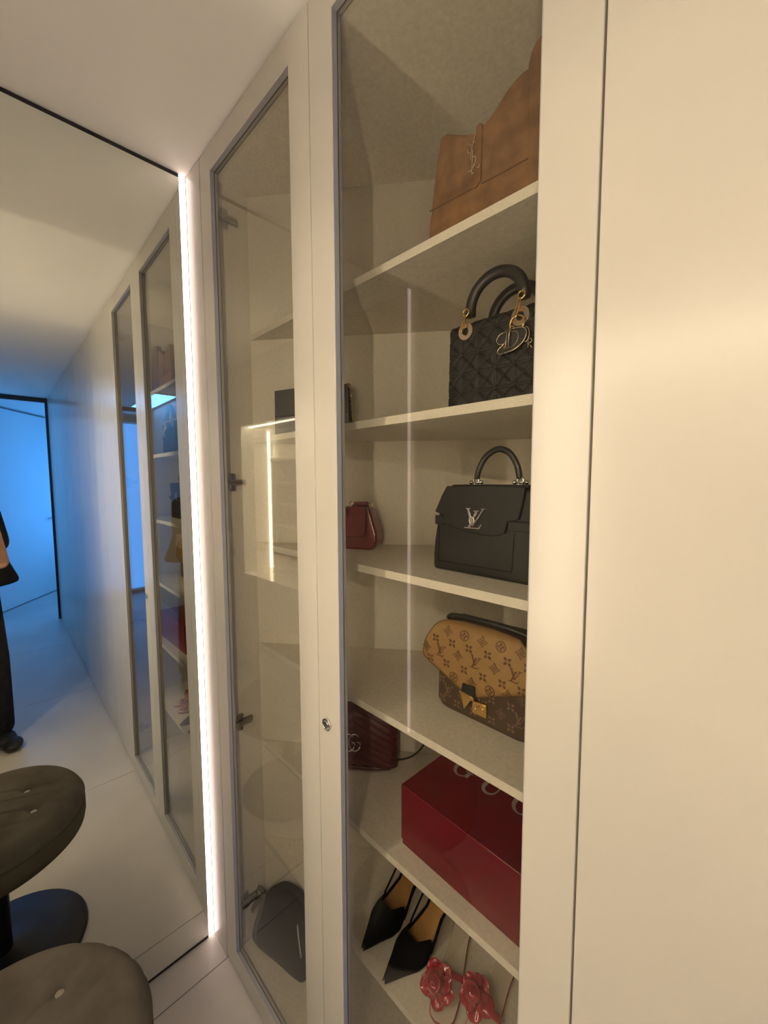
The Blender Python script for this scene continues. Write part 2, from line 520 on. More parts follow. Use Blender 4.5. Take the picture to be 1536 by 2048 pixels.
def glass_door(x0, x1, ox0, ox1, hinge_left, lock):
    z0, z1, oz0, oz1 = 0.012, 2.393, 0.075, 2.333
    mb = MB()
    vs, fs = [], []
    for y in (0.0, 0.022):
        vs += [(x0, y, z0), (x1, y, z0), (x1, y, z1), (x0, y, z1), (ox0, y, oz0), (ox1, y, oz0), (ox1, y, oz1), (ox0, y, oz1)]
    for i in range(4):
        j = (i + 1) % 4
        fs += [(i, j, 4 + j, 4 + i), (8 + i, 12 + i, 12 + j, 8 + j), (i, 8 + i, 8 + j, j), (4 + i, 4 + j, 12 + j, 12 + i)]
    d = mb.add(vs, fs).build('door', 'lacquer', cab, bevel=0.0012, seg=2)
    MB().box(ox0 - 0.002, 0.0125, oz0 - 0.002, ox1 + 0.002, 0.0165, oz1 + 0.002).build('glass_pane', 'pane', d)
    gb = MB()
    e = 0.0012
    gb.box(ox0, 0.0012, oz0, ox0 + e, 0.0125, oz1).box(ox1 - e, 0.0012, oz0, ox1, 0.0125, oz1)
    gb.box(ox0 + e, 0.0012, oz1 - e, ox1 - e, 0.0125, oz1).box(ox0 + e, 0.0012, oz0, ox1 - e, 0.0125, oz0 + e)
    gb.build('opening_lining', 'reveal', d)['label'] = 'grey lining of the glass opening'  # thin grey layer over the four inner edges of the opening
    g = MB()
    e = 0.0032
    g.box(ox0, 0.0118, oz0, ox0 + e, 0.0124, oz1).box(ox1 - e, 0.0118, oz0, ox1, 0.0124, oz1)
    g.box(ox0 + e, 0.0118, oz0, ox1 - e, 0.0124, oz0 + e).box(ox0 + e, 0.0118, oz1 - e, ox1 - e, 0.0124, oz1)
    g.build('gasket', 'gasket', d)
    for z in (2.244, 1.512, 0.78, 0.19):
        h = MB()
        if hinge_left:
            s, X = 1, CX0
        else:
            s, X = -1, CX1
        # cross-shaped mounting plate on the cabinet side, arm, and cup in the door frame
        for a_, b_ in (((0.040, z - 0.026), (0.058, z + 0.026)), ((0.030, z - 0.009), (0.088, z + 0.009))):
            h.box(min(X, X + s * 0.006), a_[0], a_[1], max(X, X + s * 0.006), b_[0], b_[1])
        h.box(min(X + s * 0.006, X + s * 0.016), 0.024, z - 0.007, max(X + s * 0.006, X + s * 0.016), 0.080, z + 0.007)
        h.build('hinge', 'nickel', d, bevel=0.002)
    if lock:
        k = MB()
        cx, cz = lock
        k.disc_y((cx, cz), 0.0130, -0.0025, 0.001)
        k.disc_y((cx, cz), 0.0130, -0.0055, -0.0025, hole=0.0102)
        k.disc_y((cx, cz), 0.0078, -0.0060, -0.0025)
        lk = k.build('lock', 'chrome', d, bevel=0.0008, seg=2)
        lk['label'] = 'round chrome lock on the stile'
    return d
glass_door(0.1035, 0.6190, 0.166, 0.5505, True, None)
glass_door(0.6205, 1.1345, 0.688, 1.0690, False, (0.6505, 1.022))

# ---- plain tall wardrobes along the rest of the wall
gx = [1.1355, 1.47, 1.90, 2.35, 2.80, 3.25, 3.70, 4.364]
wl = ['plain cream wardrobe door beside the glass doors nearest the camera', 'plain cream wardrobe, second from the glass doors, seen in the mirror',
      'plain cream wardrobe, third from the glass doors, seen in the mirror', 'plain cream wardrobe in the middle of the mirrored run',
      'plain cream wardrobe, third from the dark far frame', 'plain cream wardrobe, second from the dark far frame', 'wide plain wardrobe lit blue beside the dark far frame']
for i in range(7):
    t = thing('tall_wardrobe', wl[i], 'wardrobe', (gx[i], 0, 0), 0, 'plain wardrobes along the wall')
    wd = gx[i + 1] - gx[i]
    MB().box(0.0012, 0.0, 0.012, wd - 0.0012, 0.022, 2.393).build('door', 'lacquer', t, bevel=0.0012, seg=2)
    MB().box(0.0015, 0.024, 0.012, wd - 0.0015, 0.93, 2.396).build('carcass', 'linen', t)

# ---- vanity niche fittings
nm = MB()
nm.box(NX0 + 0.0005, NY + 0.0004, NZ0, NX1 - 0.0005, NY + 0.0009, NZ1 - 0.0005)
nm.box(NX0 + 0.0002, NY + 0.001, NZ0, NX0 + 0.0009, YO - 0.0005, NZ1 - 0.0005).box(NX1 - 0.0009, NY + 0.001, NZ0, NX1 - 0.0002, YO - 0.0005, NZ1 - 0.0005)
nm.box(NX0 + 0.001, NY + 0.001, NZ1 - 0.0009, NX1 - 0.001, YO - 0.0005, NZ1 - 0.0002)
struct(nm.build('trim_4', 'wallpaint'), 'cream lining of the vanity niche', 'trim')
ct = tag(MB().box(NX0 + 0.001, NY + 0.001, NZ0 - 0.02, NX1 - 0.001, YO + 0.02, NZ0).build('vanity_counter', 'counter', bevel=0.002), 'glossy cream counter in the lit vanity niche', 'counter')
nl = thing('niche_light', 'warm light strips of the vanity niche, the one nearest the mirror added', 'light strip', (NX1 - 0.05, NY, NZ0))
MB().box(0.040, 0.030, 0.001, 0.0485, 0.046, NZ1 - NZ0 - 0.02).build('vertical_strip', 'led_warm', nl)
MB().box(NX0 - NX1 + 0.05 + 0.03, 0.200, NZ1 - NZ0 - 0.010, 0.030, 0.214, NZ1 - NZ0 - 0.001).build('top_strip', 'led_warm', nl)
MB().box(NX0 - NX1 + 0.05 + 0.006, 0.001, 0.001, NX0 - NX1 + 0.05 + 0.022, 0.010, NZ1 - NZ0 - 0.02).build('vertical_strip', 'led_warm', nl)  # unseen strip, added for extra light towards the mirror end
su = thing('shelf_unit', 'small white open shelf unit standing on the vanity counter', 'shelf unit', (1.38, NY + 0.036, NZ0))
MB().box(-0.20, -0.034, 0, -0.187, 0.034, 0.86).build('side_panel', 'white_board', su, bevel=0.001)
MB().box(0.187, -0.034, 0, 0.20, 0.034, 0.86).build('side_panel', 'white_board', su, bevel=0.001)
for k in range(5):
    MB().box(-0.187, -0.033, 0.012 + k * 0.168, 0.187, 0.033, 0.030 + k * 0.168).build('shelf', 'white_board', su, bevel=0.001)
MB().box(-0.187, -0.0345, 0.0, 0.187, -0.031, 0.86).build('back_panel', 'taupe_board', su)
MB().box(-0.212, -0.036, 0.86, 0.212, 0.042, 0.885).build('cornice', 'white_board', su, bevel=0.006)
bw = thing('bow_ornament', 'white porcelain bow on top of the small shelf unit', 'ornament', (1.45, NY + 0.038, NZ0 + 0.885))
MB().tube(smooth_path([(0, 0, 0.03), (0.04, 0, 0.055), (0.055, 0, 0.03), (0.03, 0, 0.012), (0, 0, 0.03)], 5), 0.010).build('loop', 'white_glaze', bw, smooth=True)
MB().tube(smooth_path([(0, 0, 0.03), (-0.04, 0, 0.055), (-0.055, 0, 0.03), (-0.03, 0, 0.012), (0, 0, 0.03)], 5), 0.010).build('loop', 'white_glaze', bw, smooth=True)
MB().ball((0, 0, 0.026), (0.016, 0.014, 0.026)).build('knot', 'white_glaze', bw, smooth=True)
tg = thing('gold_gift_box', 'small golden box on the lowest shelf of the white unit', 'box', (1.50, NY + 0.036, NZ0 + 0.030))
MB().box(-0.05, -0.030, 0, 0.05, 0.030, 0.075).build('base', 'gold_box', tg, bevel=0.002)
MB().box(-0.052, -0.032, 0.075, 0.052, 0.032, 0.095).build('lid', 'gold_box', tg, bevel=0.002)
pb = thing('perfume_bottle', 'dark perfume bottle on the second shelf of the white unit', 'bottle', (1.52, NY + 0.036, NZ0 + 0.198))
MB().lathe([(0.028, 0), (0.03, 0.01), (0.03, 0.055), (0.012, 0.07), (0.012, 0.08)], 20).build('flask', 'phone_glass', pb, smooth=True)
MB().lathe([(0.014, 0), (0.014, 0.02)], 16).build('cap', 'black_smooth', pb, loc=(0, 0, 0.08))
vr = thing('ring_dish', 'white curled dish on the top inner shelf of the unit', 'dish', (1.51, NY + 0.036, NZ0 + 0.702))
MB().tube(smooth_path([(-0.04, 0, 0.01), (-0.03, 0, 0.05), (0.0, 0, 0.07), (0.03, 0, 0.05), (0.03, 0, 0.012)], 5), 0.011).build('curl', 'white_glaze', vr, smooth=True)
MB().lathe([(0.028, 0), (0.031, 0.008), (0.02, 0.010)], 20).build('dish', 'white_glaze', vr, smooth=True)

# ================================================================== stool
SC = Vector((0.39, -0.518))
st = thing('swivel_stool', 'round tufted velvet stool on a black disc base before the mirror', 'stool', (SC.x, SC.y, 0))
BUT = [(0.31 - SC.x, -0.42 - SC.y), (0.43 - SC.x, -0.43 - SC.y), (0.31 - SC.x, -0.56 - SC.y), (0.44 - SC.x, -0.565 - SC.y)]
ST, SB, SR = 0.503, 0.375, 0.235
def seat_top(x, y):
    r = math.hypot(x, y) / SR
    z = ST + 0.006 * (1 - r * r)
    edge = max(0.0, r - 0.80) / 0.20
    z -= 0.040 * edge ** 2.6
    for bx, by in BUT:
        d = math.hypot(x - bx, y - by)
        z -= 0.016 * math.exp(-(d / 0.016) ** 2)
        # pleats running between the buttons and out to the rim
        for ang in (0.42 + PI / 2,):
            dx, dy = x - bx, y - by
            t = abs(-dx * math.sin(ang) + dy * math.cos(ang))
            z -= 0.0040 * math.exp(-(t / 0.0045) ** 2)
    return z
sm = MB()
NR, NS = 56, 120
vs_ = [(0, 0, seat_top(0, 0))]
for i in range(1, NR + 1):
    r = SR * (i / NR)
    for k in range(NS):
        x, y = r * math.cos(2 * PI * k / NS), r * math.sin(2 * PI * k / NS)
        vs_.append((x, y, seat_top(x, y)))
fs_ = [(0, 1 + k, 1 + (k + 1) % NS) for k in range(NS)]
for i in range(NR - 1):
    for k in range(NS):
        l = (k + 1) % NS
        fs_.append((1 + i * NS + k, 1 + (i + 1) * NS + k, 1 + (i + 1) * NS + l, 1 + i * NS + l))
sm.add(vs_, fs_)
zc = seat_top(SR, 0)
o0 = len(sm.v)
for k in range(NS):
    sm.v.append((SR * math.cos(2 * PI * k / NS) * 0.985, SR * math.sin(2 * PI * k / NS) * 0.985, zc - 0.012))
for k in range(NS):
    l = (k + 1) % NS
    sm.f.append((1 + (NR - 1) * NS + k, o0 + k, o0 + l, 1 + (NR - 1) * NS + l))
sm.build('seat_cushion', 'velvet', st, smooth=True)
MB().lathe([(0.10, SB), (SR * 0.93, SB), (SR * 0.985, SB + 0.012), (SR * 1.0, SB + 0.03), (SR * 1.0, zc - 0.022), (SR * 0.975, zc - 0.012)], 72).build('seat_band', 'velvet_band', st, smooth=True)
for bx, by in BUT:
    MB().ball((bx, by, seat_top(bx, by) + 0.003), (0.0095, 0.0095, 0.006), 8).build('button', 'button', st, smooth=True)
MB().lathe([(0.028, 0.02), (0.028, 0.30), (0.05, 0.33), (0.075, SB + 0.001)], 32).build('post', 'black_metal', st, smooth=True)
MB().lathe([(0.05, 0.0), (0.218, 0.001), (0.222, 0.006), (0.215, 0.012), (0.12, 0.020), (0.034, 0.030), (0.030, 0.034)], 64).build('base_disc', 'black_metal', st, smooth=True)

# ================================================================== handbags and boxes on the shelves
def front_fn(y):
    """Places 2D strokes on a bag front: depth goes out towards the viewer."""
    return lambda u, v, d: (u, y - d, v)

# --- brown suede tote, top shelf
t = thing('tote_bag', 'brown suede tote with a gold monogram on the top shelf', 'handbag', (0.776, 0.17, SH[0]))
body = [(-0.012, 0.001), (-0.006, 0.06), (0.004, 0.13), (0.018, 0.205), (0.022, 0.209), (0.034, 0.207), (0.056, 0.193), (0.075, 0.182), (0.092, 0.174), (0.104, 0.175),
        (0.112, 0.178), (0.128, 0.184), (0.153, 0.204), (0.168, 0.211), (0.181, 0.215), (0.20, 0.214), (0.30, 0.205), (0.315, 0.10), (0.32, 0.001)]
MB().prism(body, 0.0, 0.13).build('body', 'brown_suede', t, bevel=0.006, seg=3)
MB().prism([(0.198, 0.03), (0.1945, 0.12), (0.1930, 0.212), (0.198, 0.229), (0.205, 0.239), (0.215, 0.243), (0.26, 0.246), (0.262, 0.03)], -0.004, 0.02).build('shoulder_strap', 'brown_suede', t, bevel=0.002)
MB().prism([(0.091, 0.081), (0.100, 0.078), (0.110, 0.086), (0.1115, 0.176), (0.106, 0.181), (0.099, 0.178), (0.095, 0.12)], -0.003, 0.004).build('tab', 'brown_suede', t, bevel=0.0012)
MB().tube([(-0.004, -0.0003, 0.086), (0.04, -0.0008, 0.0835), (0.09, -0.0008, 0.081)], 0.0013, 6).tube([(0.111, -0.0008, 0.0805), (0.16, -0.0008, 0.078), (0.195, -0.0008, 0.077)], 0.0013, 6).build('seam', 'brown_seam', t)
lg = MB()
for pth in ([(0.1005, 0.169), (0.0965, 0.156), (0.0915, 0.141), (0.0905, 0.126)], [(0.0845, 0.158), (0.0880, 0.153), (0.0925, 0.150)], [(0.0845, 0.147), (0.0850, 0.142), (0.0890, 0.139)],
            [(0.0945, 0.142), (0.0940, 0.130), (0.0935, 0.118), (0.0925, 0.103)],
            [(0.0945, 0.129), (0.0985, 0.130), (0.1008, 0.125), (0.0992, 0.118), (0.0945, 0.112), (0.0895, 0.109), (0.0860, 0.111)],
            [(0.0905, 0.104), (0.0960, 0.103)], [(0.1085, 0.111), (0.1065, 0.107), (0.1030, 0.109)], [(0.0965, 0.153), (0.1, 0.152)]):
    lg.tube([(p[0], -0.0042, p[1]) for p in smooth_path(pth, 4)], 0.0011, 6)
lg.build('monogram', 'palegold', t, smooth=True)

# --- black quilted bag with arched handles, second shelf
t = thing('quilted_handbag', 'black quilted handbag with arched handles and gold letter charms', 'handbag', (0.80, 0.19, SH[1]))
QW, QH, QD = 0.222, 0.164, 0.105
def cannage(u, z):
    p = 0.036
    a = u / p
    c = z / p
    g = 0.0
    def groove(x, wd):
        f = abs((x % 1.0) - 0.5)
        return math.exp(-((0.5 - f) / wd) ** 2)
    g += groove(a + c, 0.045) + groove(a - c, 0.045)
    g += 0.8 * groove(a + 0.06, 0.022) + 0.8 * groove(a - 0.06, 0.022)
    g += 0.8 * groove(c + 0.06, 0.022) + 0.8 * groove(c - 0.06, 0.022)
    return -0.0032 + 0.0032 * min(g, 1.3)
def qf(i, j):
    z = QH * j
    u = 0.0035 * j + (QW - 0.007 * j) * i
    e = min(i, 1 - i) * QW
    ed = 0.010 * max(0, 1 - e / 0.012) ** 2 + 0.006 * max(0, 1 - (QH - z) / 0.010) ** 2
    return (u, cannage(u, z) + ed, z)
qb = MB().grid(150, 116, qf)
qb.build('quilted_front', 'black_leather', t, smooth=True)
MB().prism([(0.001, 0.0), (0.0045, QH - 0.001), (QW - 0.0045, QH - 0.001), (QW - 0.001, 0.0)], 0.006, QD).build('body', 'black_leather', t, bevel=0.004, seg=3)
for dy in (0.006, 0.085):
    path = [(0.050, dy, 0.176)] + [(p[0], dy, p[1]) for p in arc(0.103, 0.186, 0.053, 0.052, 172, 8, 16)] + [(0.157, dy, 0.178)]
    MB().tube(path, 0.0105, 14, flat=0.8).build('handle', 'black_smooth', t, smooth=True)
for ux, uz, rr in ((0.045, 0.149, 0.0155), (0.154, 0.147, 0.0165)):
    MB().disc_y((ux, uz), rr, -0.0035, 0.001, 28, hole=rr * 0.42).build('eyelet', 'palegold', t, bevel=0.0006)
    ring = MB()
    ring.tube([(ux - 0.003 + 0.004 * math.cos(q), -0.006 + 0.006 * math.sin(q), uz + 0.013 + 0.017 * math.sin(q + 0.3)) for q in [2 * PI * k / 20 for k in range(20)]], 0.0017, 8, closed=True)
    ring.tube([(ux + 0.005 + 0.006 * math.cos(q), -0.009, uz + 0.031 + 0.006 * math.sin(q)) for q in [2 * PI * k / 16 for k in range(16)]], 0.0017, 8, closed=True)
    ring.build('handle_ring', 'gold', t, smooth=True)
cr = MB()
cr.tube([(0.1515 + 0.013 * math.cos(q), -0.008, 0.134 + 0.013 * math.sin(q)) for q in [2 * PI * k / 24 for k in range(24)]], 0.0016, 8, closed=True)
for k in range(3):
    cr.tube([(0.139 + 0.004 * k + 0.0035 * math.cos(q), -0.010, 0.1235 + 0.004 * (k % 2) + 0.0035 * math.sin(q)) for q in [2 * PI * j / 12 for j in range(12)]], 0.0010, 6, closed=True)
crr = cr.build('charm_ring', 'gold', t, smooth=True)
yb = -0.0125
Dout = smooth_path([(0.131, 0.0885), (0.150, 0.091), (0.166, 0.101), (0.171, 0.114), (0.165, 0.123), (0.150, 0.1255), (0.134, 0.124), (0.122, 0.121), (0.1165, 0.113), (0.120, 0.106), (0.129, 0.104), (0.133, 0.108), (0.128, 0.102), (0.121, 0.098), (0.118, 0.092), (0.123, 0.0885)], 5, True)
MB().tube([(p[0], yb, p[1]) for p in Dout], 0.0009, 6, closed=True).build('letter_charm', 'palegold', t, smooth=True)['label'] = 'large gold letter D charm'
MB().prism([(p[0], p[1]) for p in Dout], yb + 0.0005, yb + 0.0012).build('charm_plate', 'black_smooth', t)
Din = smooth_path([(0.143, 0.095), (0.153, 0.101), (0.157, 0.112), (0.152, 0.120), (0.143, 0.121)], 5)
MB().tube([(p[0], yb - 0.0004, p[1]) for p in Din], 0.0005, 6).build('letter_inner_line', 'palegold', t, smooth=True)
Io = [(0.1315, 0.0945), (0.1425, 0.0945), (0.1425, 0.0965), (0.1405, 0.098), (0.1415, 0.121), (0.1445, 0.1225), (0.1445, 0.1245), (0.1345, 0.1245), (0.1345, 0.1225), (0.1370, 0.121), (0.1350, 0.098), (0.1315, 0.0965)]
MB().prism(Io, yb - 0.0030, yb - 0.0018).build('charm_plate', 'black_smooth', t)
MB().tube([(p[0], yb - 0.003, p[1]) for p in Io], 0.0007, 6, closed=True).build('letter_charm', 'palegold', t, smooth=True)['label'] = 'narrow gold letter I charm'
MB().tube([(0.168 + 0.006 * math.cos(q), -0.009, 0.112 + 0.012 * math.sin(q)) for q in [2 * PI * k / 20 for k in range(20)]], 0.0009, 6, closed=True).build('letter_charm', 'palegold', t, smooth=True)['label'] = 'gold letter O charm behind the D'
MB().tube([(0.171, -0.006, 0.090), (0.1715, -0.006, 0.105)], 0.0009, 6).tube([(p[0], -0.006, p[1]) for p in arc(0.1715, 0.101, 0.006, 0.004, 90, -90, 8)] + [(0.178, -0.006, 0.089)], 0.0009, 6).build('letter_charm', 'palegold', t, smooth=True)['label'] = 'gold letter R charm at the back'

# --- black flap bag with a silver monogram clasp, third shelf
t = thing('flap_handbag', 'black leather top handle bag with silver monogram clasp', 'handbag', (0.762, 0.205, SH[2]))
MB().prism([(-0.005, 0.0), (-0.0055, 0.03), (-0.003, 0.06), (0.004, 0.10), (0.012, 0.135), (0.028, 0.168), (0.045, 0.175), (0.205, 0.174), (0.217, 0.168), (0.222, 0.10), (0.226, 0.03), (0.227, 0.0)], 0.0, 0.105).build('body', 'black_leather', t, bevel=0.008, seg=4)
MB().prism([(0.004, 0.123), (0.027, 0.1165), (0.0245, 0.0995), (0.05, 0.0925), (0.075, 0.0880), (0.099, 0.0850), (0.12, 0.0833), (0.139, 0.0832), (0.153, 0.0855), (0.1645, 0.0905), (0.170, 0.1128), (0.191, 0.117), (0.200, 0.155), (0.203, 0.176), (0.120, 0.1790), (0.034, 0.1765), (0.022, 0.158), (0.010, 0.134)], -0.0065, 0.004).build('flap', 'black_leather', t, bevel=0.002, seg=3)
MB().box(0.045, -0.003, 0.174, 0.208, 0.075, 0.1795).build('top_band', 'black_leather', t, bevel=0.002)
MB().box(0.0045, -0.0055, 0.0965, 0.026, 0.0, 0.1155).build('belt_tab', 'black_leather', t, bevel=0.0012)
MB().box(0.171, -0.0055, 0.0960, 0.2235, 0.0, 0.1135).build('belt_tab', 'black_leather', t, bevel=0.0012)
MB().tube([(0.012, -0.0004, 0.095), (0.0105, -0.0004, 0.019), (0.178, -0.0004, 0.020), (0.181, -0.0004, 0.090)], 0.0008, 6).build('stitch_line', 'black_suede', t)
path = smooth_path([(0.082, 0.03, 0.190), (0.086, 0.03, 0.208), (0.100, 0.03, 0.232), (0.120, 0.03, 0.2455), (0.136, 0.03, 0.2470), (0.154, 0.03, 0.238), (0.168, 0.03, 0.216), (0.174, 0.03, 0.190)], 5)
MB().tube(path, [0.0062 if 0 < i < len(path) - 1 else 0.0045 for i in range(len(path))], 12, flat=0.75).build('handle', 'black_smooth', t, smooth=True)
for ux in (0.081, 0.176):
    hw = MB()
    hw.tube([(ux + 0.006 * math.cos(q), 0.03, 0.1855 + 0.007 * math.sin(q)) for q in [2 * PI * k / 18 for k in range(18)]], 0.0022, 8, closed=True)
    hw.tube([(ux - 0.011, 0.03, 0.184), (ux + 0.011, 0.03, 0.184)], 0.0030, 10)
    hw.ball((ux - 0.012, 0.03, 0.184), 0.0042, 8).ball((ux + 0.012, 0.03, 0.184), 0.0042, 8)
    hw.build('handle_stud', 'silver', t, smooth=True)
fn = front_fn(-0.0065)
lv = MB()
lv.ribbon([(0.1070, 0.1285), (0.0900, 0.0965)], 0.0052, fn, 0.003).ribbon([(0.0995, 0.1290), (0.1125, 0.1295)], 0.0018, fn, 0.003)
lv.ribbon([(0.0795, 0.0957), (0.1120, 0.0957)], 0.0024, fn, 0.003).ribbon([(0.1115, 0.0950), (0.1180, 0.1045)], [0.004, 0.0015], fn, 0.003)
lv.ribbon([(0.0885, 0.1335), (0.0985, 0.1005)], 0.0050, fn, 0.0042).ribbon([(0.1225, 0.1335), (0.0990, 0.1000)], 0.0030, fn, 0.0042)
lv.ribbon([(0.0830, 0.1337), (0.0945, 0.1337)], 0.0018, fn, 0.0042).ribbon([(0.1165, 0.1337), (0.1275, 0.1337)], 0.0018, fn, 0.0042)
lv.build('monogram_clasp', 'silver', t, bevel=0.0005)
MB().tube([(0.0985 + 0.0052 * math.cos(q), -0.0118, 0.1110 + 0.0062 * math.sin(q)) for q in [2 * PI * k / 20 for k in range(20)]], 0.0017, 8, closed=True).tube([(0.0945, -0.0118, 0.1150), (0.1030, -0.0118, 0.1072)], 0.0015, 8).build('turn_lock', 'silver', t, smooth=True)

# --- tan and brown monogram satchel, fourth shelf
t = thing('monogram_satchel', 'tan and brown monogram canvas satchel with gold lock', 'handbag', (0.766, 0.235, SH[3]))
MB().prism([(-0.016, 0.016), (-0.0145, 0.075), (-0.0125, 0.188), (0.0, 0.197), (0.18, 0.199), (0.194, 0.188), (0.202, 0.075), (0.204, 0.016), (0.196, 0.004), (0.175, 0.0005), (0.012, 0.0005), (-0.004, 0.004)], 0.0, 0.075).build('body', 'canvas_brown', t, bevel=0.004, seg=3)
flap = [(-0.044, 0.1035), (-0.0495, 0.1085), (-0.0515, 0.116), (-0.0470, 0.140), (-0.0400, 0.155), (-0.0310, 0.169), (-0.0200, 0.184), (-0.0110, 0.193), (0.0040, 0.2010), (0.049, 0.2055), (0.120, 0.2065), (0.176, 0.203),
        (0.192, 0.193), (0.211, 0.169), (0.224, 0.145), (0.231, 0.117), (0.2285, 0.1085), (0.218, 0.1055), (0.191, 0.1005), (0.140, 0.079), (0.092, 0.0575), (0.055, 0.0580), (0.046, 0.0612), (0.0, 0.083)]
def flap_y(u, z):
    return -0.006 - 0.004 * math.sin(PI * min(1, max(0, (z - 0.05) / 0.155))) + 0.020 * max(0, (z - 0.185) / 0.02) ** 2 * 0.5
bmf = bmesh.new()
fv = [bmf.verts.new((p[0], 0, p[1])) for p in flap]
bmf.faces.new(fv)
bmesh.ops.triangulate(bmf, faces=bmf.faces[:])
for _ in range(3):
    bmesh.ops.subdivide_edges(bmf, edges=bmf.edges[:], cuts=1, use_grid_fill=True)
for v in bmf.verts:
    v.co.y = flap_y(v.co.x, v.co.z)
bmesh.ops.recalc_face_normals(bmf, faces=bmf.faces[:])
bmf.normal_update()
if sum(f.normal.y for f in bmf.faces) > 0:
    bmesh.ops.reverse_faces(bmf, faces=bmf.faces[:])
me_ = bpy.data.meshes.new('flap')
bmf.to_mesh(me_)
bmf.free()
me_.materials.append(M['canvas_tan'])
fo = bpy.data.objects.new('flap', me_)
COL.objects.link(fo)
fo.parent = t
so = fo.modifiers.new('solid', 'SOLIDIFY')
so.thickness = 0.006
so.offset = -1.0
for p in me_.polygons:
    p.use_smooth = True
me_.set_sharp_from_angle(angle=math.radians(40))
MB().tube([(p[0], flap_y(*p) - 0.0002, p[1]) for p in flap], 0.0009, 6, closed=True).build('flap_piping', 'print_brown', t)

def motif(mb, kind, c, s, fn):
    cx, cz = c
    if kind == 'F':     # four-petal star flower
        for k in range(4):
            a0 = PI / 4 + k * PI / 2
            pts = [(cx + s * 0.16 * math.cos(a0), cz + s * 0.16 * math.sin(a0)), (cx + s * 0.36 * math.cos(a0), cz + s * 0.36 * math.sin(a0)), (cx + s * 0.62 * math.cos(a0), cz + s * 0.62 * math.sin(a0))]
            mb.ribbon(pts, [s * 0.10, s * 0.36, s * 0.12], fn, 0.0003)
    elif kind == 'D':   # curved diamond around a small flower
        pts = []
        for k in range(4):
            a0 = PI / 2 + k * PI / 2
            pts += [(cx + s * 0.72 * math.cos(a0), cz + s * 0.72 * math.sin(a0)), (cx + s * 0.36 * math.cos(a0 + PI / 4), cz + s * 0.36 * math.sin(a0 + PI / 4))]
        mb.ribbon(pts + [pts[0]], s * 0.09, fn, 0.0003)
        for k in range(4):
            a0 = k * PI / 2
            mb.ribbon([(cx + s * 0.06 * math.cos(a0), cz + s * 0.06 * math.sin(a0)), (cx + s * 0.20 * math.cos(a0), cz + s * 0.20 * math.sin(a0)), (cx + s * 0.33 * math.cos(a0), cz + s * 0.33 * math.sin(a0))], [s * 0.05, s * 0.17, s * 0.04], fn, 0.0003)
    elif kind == 'O':   # ring around a round-petalled flower
        mb.ribbon(arc(cx, cz, s * 0.62, s * 0.62, 0, 360, 20), s * 0.11, fn, 0.0003)
        for k in range(4):
            a0 = k * PI / 2
            mb.ribbon([(cx + s * 0.10 * math.cos(a0), cz + s * 0.10 * math.sin(a0)), (cx + s * 0.26 * math.cos(a0), cz + s * 0.26 * math.sin(a0)), (cx + s * 0.45 * math.cos(a0), cz + s * 0.45 * math.sin(a0))], [s * 0.10, s * 0.30, s * 0.14], fn, 0.0003)
    elif kind == 'LV':
        P = lambda x, z: (cx + s * x, cz + s * z)
        mb.ribbon([P(-0.42, 0.80), P(-0.05, -0.30)], s * 0.17, fn, 0.0003).ribbon([P(0.60, 0.68), P(-0.02, -0.34)], s * 0.07, fn, 0.0003)
        mb.ribbon([P(-0.60, 0.80), P(-0.22, 0.80)], s * 0.07, fn, 0.0003).ribbon([P(0.38, 0.68), P(0.78, 0.68)], s * 0.07, fn, 0.0003)
        mb.ribbon([P(0.12, 0.50), P(-0.40, -0.58)], s * 0.15, fn, 0.0003).ribbon([P(-0.10, 0.50), P(0.30, 0.50)], s * 0.06, fn, 0.0003)
        mb.ribbon([P(-0.70, -0.60), P(0.30, -0.62), P(0.48, -0.34)], [s * 0.07, s * 0.10, s * 0.06], fn, 0.0003)
ff = lambda u, v, d: (u, flap_y(u, v) - 0.0010 - d, v)
fb = lambda u, v, d: (u, -0.0004 - d, v)
pm = MB()
for k, L in dict(LV=[(-0.001, 0.131), (0.087, 0.132), (0.174, 0.133)], D=[(0.017, 0.180), (0.045, 0.134), (0.102, 0.180), (0.131, 0.134), (0.185, 0.181), (0.078, 0.086), (-0.040, 0.131), (0.160, 0.090)],
                 O=[(0.059, 0.181), (0.033, 0.083), (0.143, 0.182), (0.121, 0.084)],
                 F=[(-0.015, 0.157), (0.029, 0.157), (0.071, 0.157), (0.115, 0.157), (0.158, 0.157), (0.200, 0.157), (-0.029, 0.108), (0.015, 0.108), (0.060, 0.108), (0.105, 0.108), (0.148, 0.109), (0.188, 0.109)]).items():
    for c in L:
        motif(pm, k, c, 0.0185 if k == 'LV' else 0.0165, ff)
pm.build('monogram_print', 'print_brown', fo)
pm = MB()
for k, L in dict(F=[(-0.004, 0.063), (-0.002, 0.020), (0.036, 0.020), (0.120, 0.062), (0.121, 0.019), (0.162, 0.064), (0.163, 0.021), (0.077, 0.019)], LV=[(0.013, 0.041), (0.181, 0.042), (0.098, 0.041)],
                 D=[(0.050, 0.041), (0.141, 0.041), (0.185, 0.085)]).items():
    for c in L:
        motif(pm, k, c, 0.0185 if k == 'LV' else 0.0160, fb)
pm.build('monogram_print', 'print_tan', t)
hp = smooth_path([(-0.001, 0.020, 0.200), (0.010, 0.017, 0.208), (0.050, 0.012, 0.2140), (0.100, 0.010, 0.2165), (0.150, 0.012, 0.2150), (0.190, 0.017, 0.208), (0.200, 0.020, 0.200)], 6)
MB().tube(hp, 0.0052, 10, flat=1.5).build('handle', 'black_smooth', t, smooth=True)
MB().prism([(0.058, 0.0785), (0.087, 0.0800), (0.0875, 0.0560), (0.0545, 0.0590)], -0.0135, -0.0075).build('clasp_strap', 'black_smooth', t, bevel=0.001)
